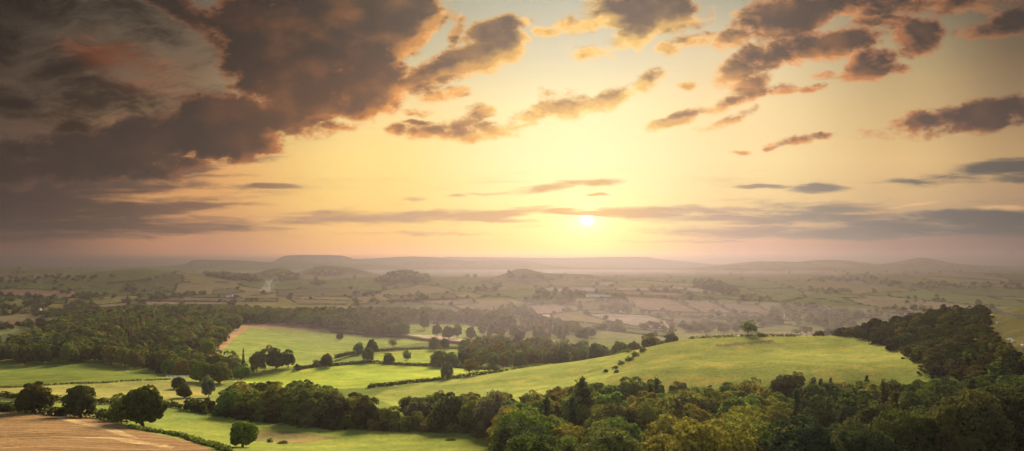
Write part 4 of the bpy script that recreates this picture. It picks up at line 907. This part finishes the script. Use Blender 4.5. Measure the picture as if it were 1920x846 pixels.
# ------------------------------------------------------------------ small things across the landscape
import bmesh
def bm_obj(name, build, mat, parent=None, loc=None, rz=0.0):
    bm = bmesh.new(); build(bm); bmesh.ops.recalc_face_normals(bm, faces=bm.faces); me = bpy.data.meshes.new(name); bm.to_mesh(me); bm.free(); me.materials.append(mat)
    o = link(bpy.data.objects.new(name, me))
    if parent is not None: o.parent = parent
    if loc is not None: o.location = loc; o.rotation_euler = (0, 0, rz)
    return o
def box(bm, x0, x1, y0, y1, z0, z1):
    v = [bm.verts.new((x, y, z)) for z in (z0, z1) for y in (y0, y1) for x in (x0, x1)]
    for f in ((0, 2, 3, 1), (4, 5, 7, 6), (0, 1, 5, 4), (2, 6, 7, 3), (0, 4, 6, 2), (1, 3, 7, 5)): bm.faces.new([v[i] for i in f])
def bar(bm, a, b, r):
    a, b = np.array(a, float), np.array(b, float); d = (b - a) / np.linalg.norm(b - a); s = np.cross(d, [.31, .2, .93]); s /= np.linalg.norm(s); t = np.cross(d, s)
    q = [[bm.verts.new(tuple(p + (s * i + t * j) * r)) for i, j in ((1, 1), (-1, 1), (-1, -1), (1, -1))] for p in (a, b)]
    for k in range(4): bm.faces.new((q[0][k], q[0][(k + 1) % 4], q[1][(k + 1) % 4], q[1][k]))
    bm.faces.new(q[0]); bm.faces.new(q[1])
WHITEWASH, STONE, SLATE, TILE = plain_mat('whitewash', (.62, .58, .50), .1), plain_mat('field_stone', (.13, .115, .09), .45, 5.0), plain_mat('slate', (.17, .16, .17), .3), plain_mat('clay_tile', (.28, .15, .10), .3)
GLASS, WOOD, STEEL, FLEECE, HIDE = plain_mat('dark_window', (.05, .05, .06), .2), plain_mat('weathered_wood', (.30, .26, .20), .3), plain_mat('galvanised_steel', (.22, .22, .22), .1), plain_mat('fleece', (.55, .49, .38), .12), plain_mat('black_hide', (.03, .026, .024), .3)
PALEROOF = plain_mat('pale_roof', (.30, .28, .26), .08)
def empty(name, loc, rz, label, cat, group=None):
    o = link(bpy.data.objects.new(name, None)); o.location = loc; o.rotation_euler = (0, 0, rz); o['label'] = label; o['category'] = cat
    if group: o['group'] = group
    return o
def house(name, u, v, L, W, H, RH, wall, roof, label, rz=0.1, chim=True, cat='house', group='far houses of the vale'):
    x, y, z = hit(u, v, 450, 6000); r = empty(name, (x, y, z - .2), rz, label, cat, group); r.scale = (.62,) * 3
    bm_obj('wall', lambda b: (box(b, -L/2, L/2, -W/2, W/2, -.6, H), [b.faces.new([b.verts.new(p) for p in ((sx, -W/2, H + .003), (sx, W/2, H + .003), (sx, 0, H + RH * .97))]) for sx in (-L/2 + .01, L/2 - .01)]), wall, r)
    def rf(b):
        e = .35
        for s in (-1, 1):
            lo = [b.verts.new((sx, s * (W/2 + e), H - .1 + dz)) for dz in (0, .18) for sx in (-L/2 - e, L/2 + e)]; hi = [b.verts.new((sx, s * .02, H + RH + dz)) for dz in (0, .18) for sx in (-L/2 - e, L/2 + e)]
            for f in ((lo[0], lo[1], hi[1], hi[0]), (lo[2], lo[3], hi[3], hi[2]), (lo[0], lo[1], lo[3], lo[2]), (hi[0], hi[1], hi[3], hi[2]), (lo[0], hi[0], hi[2], lo[2]), (lo[1], hi[1], hi[3], lo[3])): b.faces.new(f)
    ro = bm_obj('roof', rf, roof, r)
    if chim: bm_obj('chimney', lambda b: box(b, L/2 - 1.3, L/2 - .5, -.4, .4, H + RH * .6, H + RH + 1.1), STONE, ro)
    n = max(2, int(L / 3.2))
    for k in range(n):
        wx = -L/2 + (k + .5) * L / n
        if k == n // 2: bm_obj('door', lambda b: box(b, wx - .5, wx + .5, -W/2 - .06, -W/2 + .05, .2, 2.2), WOOD, r)
        else: bm_obj('window', lambda b: box(b, wx - .55, wx + .55, -W/2 - .05, -W/2 + .05, 1.1, 2.2), GLASS, r)
for a in [('cottage',1345,594,14,8,4.6,3.6,WHITEWASH,SLATE,'brightest white cottage above the trees of the village', -.25),
          ('cottage',1322,601,11,7,4,3,STONE,TILE,'small stone cottage below and left of the brightest white one', .2),
          ('cottage',1372,596,12,7,4.4,3.2,WHITEWASH,TILE,'cream cottage among trees right of the brightest white one', .1),
          ('cottage',1394,594,10,7,4,3,STONE,SLATE,'grey stone cottage farthest right in the village', -.1),
          ('farmhouse',1307,612,22,9,5,4.2,WHITEWASH,TILE,'wide red-roofed farmhouse among trees below the village', .15),
          ('cottage',1166,586,16,8,4,3,WHITEWASH,SLATE,'pale farm building under the round copse in the vale', .05),
          ('cottage',71,583,13,8,4.4,3.4,WHITEWASH,SLATE,'white cottage among dark trees at the far left', .1),
          ('cottage',44,586,9,7,3.8,3,STONE,TILE,'small cottage at the extreme left beyond the wooded hill', -.2),
          ('cottage',60,579,10,7,4,3,WHITEWASH,TILE,'red-roofed cottage behind the white one at the far left', .3),
          ('cottage',430,557,16,9,4.4,3.4,WHITEWASH,SLATE,'white farmhouse at the foot of the hill fields near the smoke', .1),
          ('cottage',1476,593,10,7,4,3,WHITEWASH,SLATE,'lone white cottage in hazy woods behind the pale windswept tree', .2)]:
    house(*a)
house('glasshouse', 1121, 556.5, 62, 14, 3.6, 2.6, WHITEWASH, PALEROOF, 'long pale farm shed beside the wooded rise in the vale', .02, False, 'barn', None)
# sheep and cow: one skin each, grown on a small skeleton
def animal(name, x, y, rz, s, mat, label, cat, group=None, graze=True):
    hz = .28 if graze else .95
    V = [(-.42,0,.62),(-.1,0,.66),(.28,0,.64),(.52,0,.72 if not graze else .58),(.72,0,hz + .12),(.86,0,hz)]; E = [(0,1),(1,2),(2,3),(3,4),(4,5)]; Rr = [.23,.26,.22,.13,.10,.065]
    for px, j in ((-.40, 0), (.30, 2)):
        for sy in (-1, 1):
            n = len(V); V += [(px, sy * .15, .45), (px + (.05 if px < 0 else 0), sy * .15, .22), (px, sy * .15, .01)]; E += [(j, n), (n, n + 1), (n + 1, n + 2)]; Rr += [.085, .05, .045]
    n = len(V); V += [(-.62,0,.6),(-.68,0,.4)]; E += [(0,n),(n,n+1)]; Rr += [.05,.04]
    n = len(V); V += [(.70,.12,hz + .2),(.70,-.12,hz + .2)]; E += [(4,n),(4,n+1)]; Rr += [.035,.035]
    me = bpy.data.meshes.new('skeleton'); me.from_pydata(V, E, []); o = bpy.data.objects.new('skeleton', me); link(o)
    md = o.modifiers.new('skin', 'SKIN'); sk = me.skin_vertices[0].data if me.skin_vertices else None
    if sk is None:
        me.attributes  # no skin layer without the operator: build tapered tubes and fuse them instead
        bpy.data.objects.remove(o)
        me2 = tube_mesh(name, [([V[a], V[b]], [Rr[a], Rr[b]]) for a, b in E], mat, 8); o = link(bpy.data.objects.new(name, me2)); r = o.modifiers.new('fuse', 'REMESH'); r.mode = 'VOXEL'; r.voxel_size = .04
    else:
        for k, q in enumerate(Rr): sk[k].radius = (q, q)
        sk[0].use_root = True; o.modifiers.new('round', 'SUBSURF').levels = 1
    dg = bpy.context.evaluated_depsgraph_get(); m2 = bpy.data.meshes.new_from_object(o.evaluated_get(dg)); bpy.data.objects.remove(o); m2.name = name
    if not m2.materials: m2.materials.append(mat)
    o = link(bpy.data.objects.new(name, m2)); o.location = (x, y, gz(x, y) + .02); o.rotation_euler = (0, 0, rz); o.scale = (s, s, s); o['label'] = label; o['category'] = cat
    if group: o['group'] = group
for u, v, rz, lab in [(1870,609,.4,'white sheep highest on the dark grass slope below the stone wall'),(1893,640,2.6,'left one of two white sheep close together on the dark slope'),(1899,643,.2,'right one of two white sheep close together on the dark slope'),(1917,652,1.2,'lowest white sheep at the right edge of the dark slope'),(239,700,.1,'white sheep alone in the dark green field below the hill wood'),(742,727,3.0,'white sheep by the clipped hedge below the bright field')]:
    x, y, z = hit(u, v); animal('sheep', x, y, rz, 1.1 if y < 300 else 1.45, FLEECE, lab, 'sheep', 'sheep in the fields')
x, y, z = hit(1329, 632); animal('cow', x, y + 6, 2.8, 1.9, HIDE, 'dark cow standing against the light on the crest of the smooth hill', 'cow', None, False)
# dry stone wall, right
W = [hit(u, v, 150, 420) for u, v in [(1850,586),(1866,588.5),(1885,592),(1905,596.5),(1925,600.5),(1965,608)]]
def stones(rows, z0, hh, big):
    def f(bm):
        rg = np.random.default_rng(5 + rows)
        for a, b in zip(W[:-1], W[1:]):
            L = math.hypot(b[0] - a[0], b[1] - a[1]); ux, uy = (b[0] - a[0]) / L, (b[1] - a[1]) / L
            for r in range(rows):
                s = rg.uniform(0, .3)
                while s < L:
                    w = rg.uniform(.35, .8) * big; x, y = a[0] + ux * (s + w / 2), a[1] + uy * (s + w / 2); g = gz(x, y); d = rg.uniform(.24, .34); h2 = hh * rg.uniform(.8, 1.25)
                    n0 = len(bm.verts); box(bm, -w * .47, w * .47, -d, d, 0, h2); bm.verts.ensure_lookup_table(); ja = math.atan2(uy, ux) + rg.normal() * .1
                    for vtx in bm.verts[n0:]:
                        px, py, pz = vtx.co; px *= rg.uniform(.85, 1.05); vtx.co = (x - W[0][0] + px * math.cos(ja) - py * math.sin(ja), y - W[0][1] + px * math.sin(ja) + py * math.cos(ja), g - W[0][2] + z0 + r * hh + pz)
                    s += w * rg.uniform(1.0, 1.12)
    return f
r = empty('stone_wall', W[0], 0, 'pale tumbledown dry stone wall across the top of the dark grass slope', 'wall')
bm_obj('coursed_stone', stones(4, -.15, .27, 1.0), STONE, r); bm_obj('coping', stones(1, .95, .34, .8), STONE, r)
# rail fence by the corner of the green field
x, y, z = hit(333, 709.5); r = empty('rail_fence', (x, y, z), .1, 'pale rail fence at the corner of the dark green field by the wood', 'fence')
for k in range(6): bm_obj('post', lambda b: box(b, -5 + k * 2 - .09, -5 + k * 2 + .09, -.09, .09, -.4, 1.35), WHITEWASH, r)
for zz in (.5, .85, 1.2): bm_obj('rail', lambda b: box(b, -5.1, 5.1, -.15, -.092, zz - .08, zz + .08), WHITEWASH, r)
# pylons
for u, v, h, lab in [(605, 557, 24, 'faint lattice pylon in the hazy fields, left of two'), (671, 556, 22, 'faint lattice pylon in the hazy fields, right of two')]:
    x, y, z = hit(u, v, 700, 4000); h = h * y / F; r = empty('pylon', (x, y, z), .5, lab, 'pylon', 'pylons in the vale')
    def lat(b):
        w0, w1 = h * .09, h * .022
        P = lambda k, f: (math.copysign(w0 + (w1 - w0) * f, (1, -1, -1, 1)[k]), math.copysign(w0 + (w1 - w0) * f, (1, 1, -1, -1)[k]), h * f)
        for k in range(4):
            bar(b, P(k, 0), P(k, 1), h * .007)
            for f in range(7): bar(b, P(k, f / 7), P((k + 1) % 4, (f + 1) / 7), h * .004); bar(b, P((k + 1) % 4, f / 7), P(k, (f + 1) / 7), h * .004)
    bm_obj('lattice_mast', lat, STEEL, r)
    for zf, wf in ((.66, .15), (.80, .19), (.93, .14)): bm_obj('cross_arm', lambda b: (bar(b, (-h * wf, 0, h * zf), (h * wf, 0, h * zf), h * .006), bar(b, (-h * wf, 0, h * zf), (0, 0, h * (zf + .05)), h * .004), bar(b, (h * wf, 0, h * zf), (0, 0, h * (zf + .05)), h * .004)), STEEL, r)
# smoke of a field fire, drifting right
x, y, z = hit(486, 548.5, 700, 4000)
bm = bmesh.new(); bmesh.ops.create_icosphere(bm, subdivisions=3, radius=1.0); me = bpy.data.meshes.new('smoke'); bm.to_mesh(me); bm.free()
o = link(bpy.data.objects.new('smoke', me)); o.location = (x + 16, y, z + 13); o.scale = (26, 14, 15); o.rotation_euler = (0, math.radians(-34), 0); o['kind'] = 'stuff'
m = bpy.data.materials.new('drifting_smoke'); m.use_nodes = True; T = NT(m.node_tree); T.n.clear()
tc = T.new('ShaderNodeTexCoord').outputs['Object']; n = T.noise(T.v('MULTIPLY', tc, (1.6, 1.6, 1.6)), 1.3, 5, .6, .8)
fall = T.sstep(T.v('LENGTH', tc), 1.0, .25); pv = T.new('ShaderNodeVolumePrincipled'); pv.inputs['Color'].default_value = (.8, .78, .76, 1); pv.inputs['Anisotropy'].default_value = .0
T.put(pv.inputs['Density'], T.m('MULTIPLY', T.m('MULTIPLY', T.sstep(n, .46, .72), fall), .06))
out = T.new('ShaderNodeOutputMaterial'); T.l.new(pv.outputs[0], out.inputs['Volume']); me.materials.append(m)
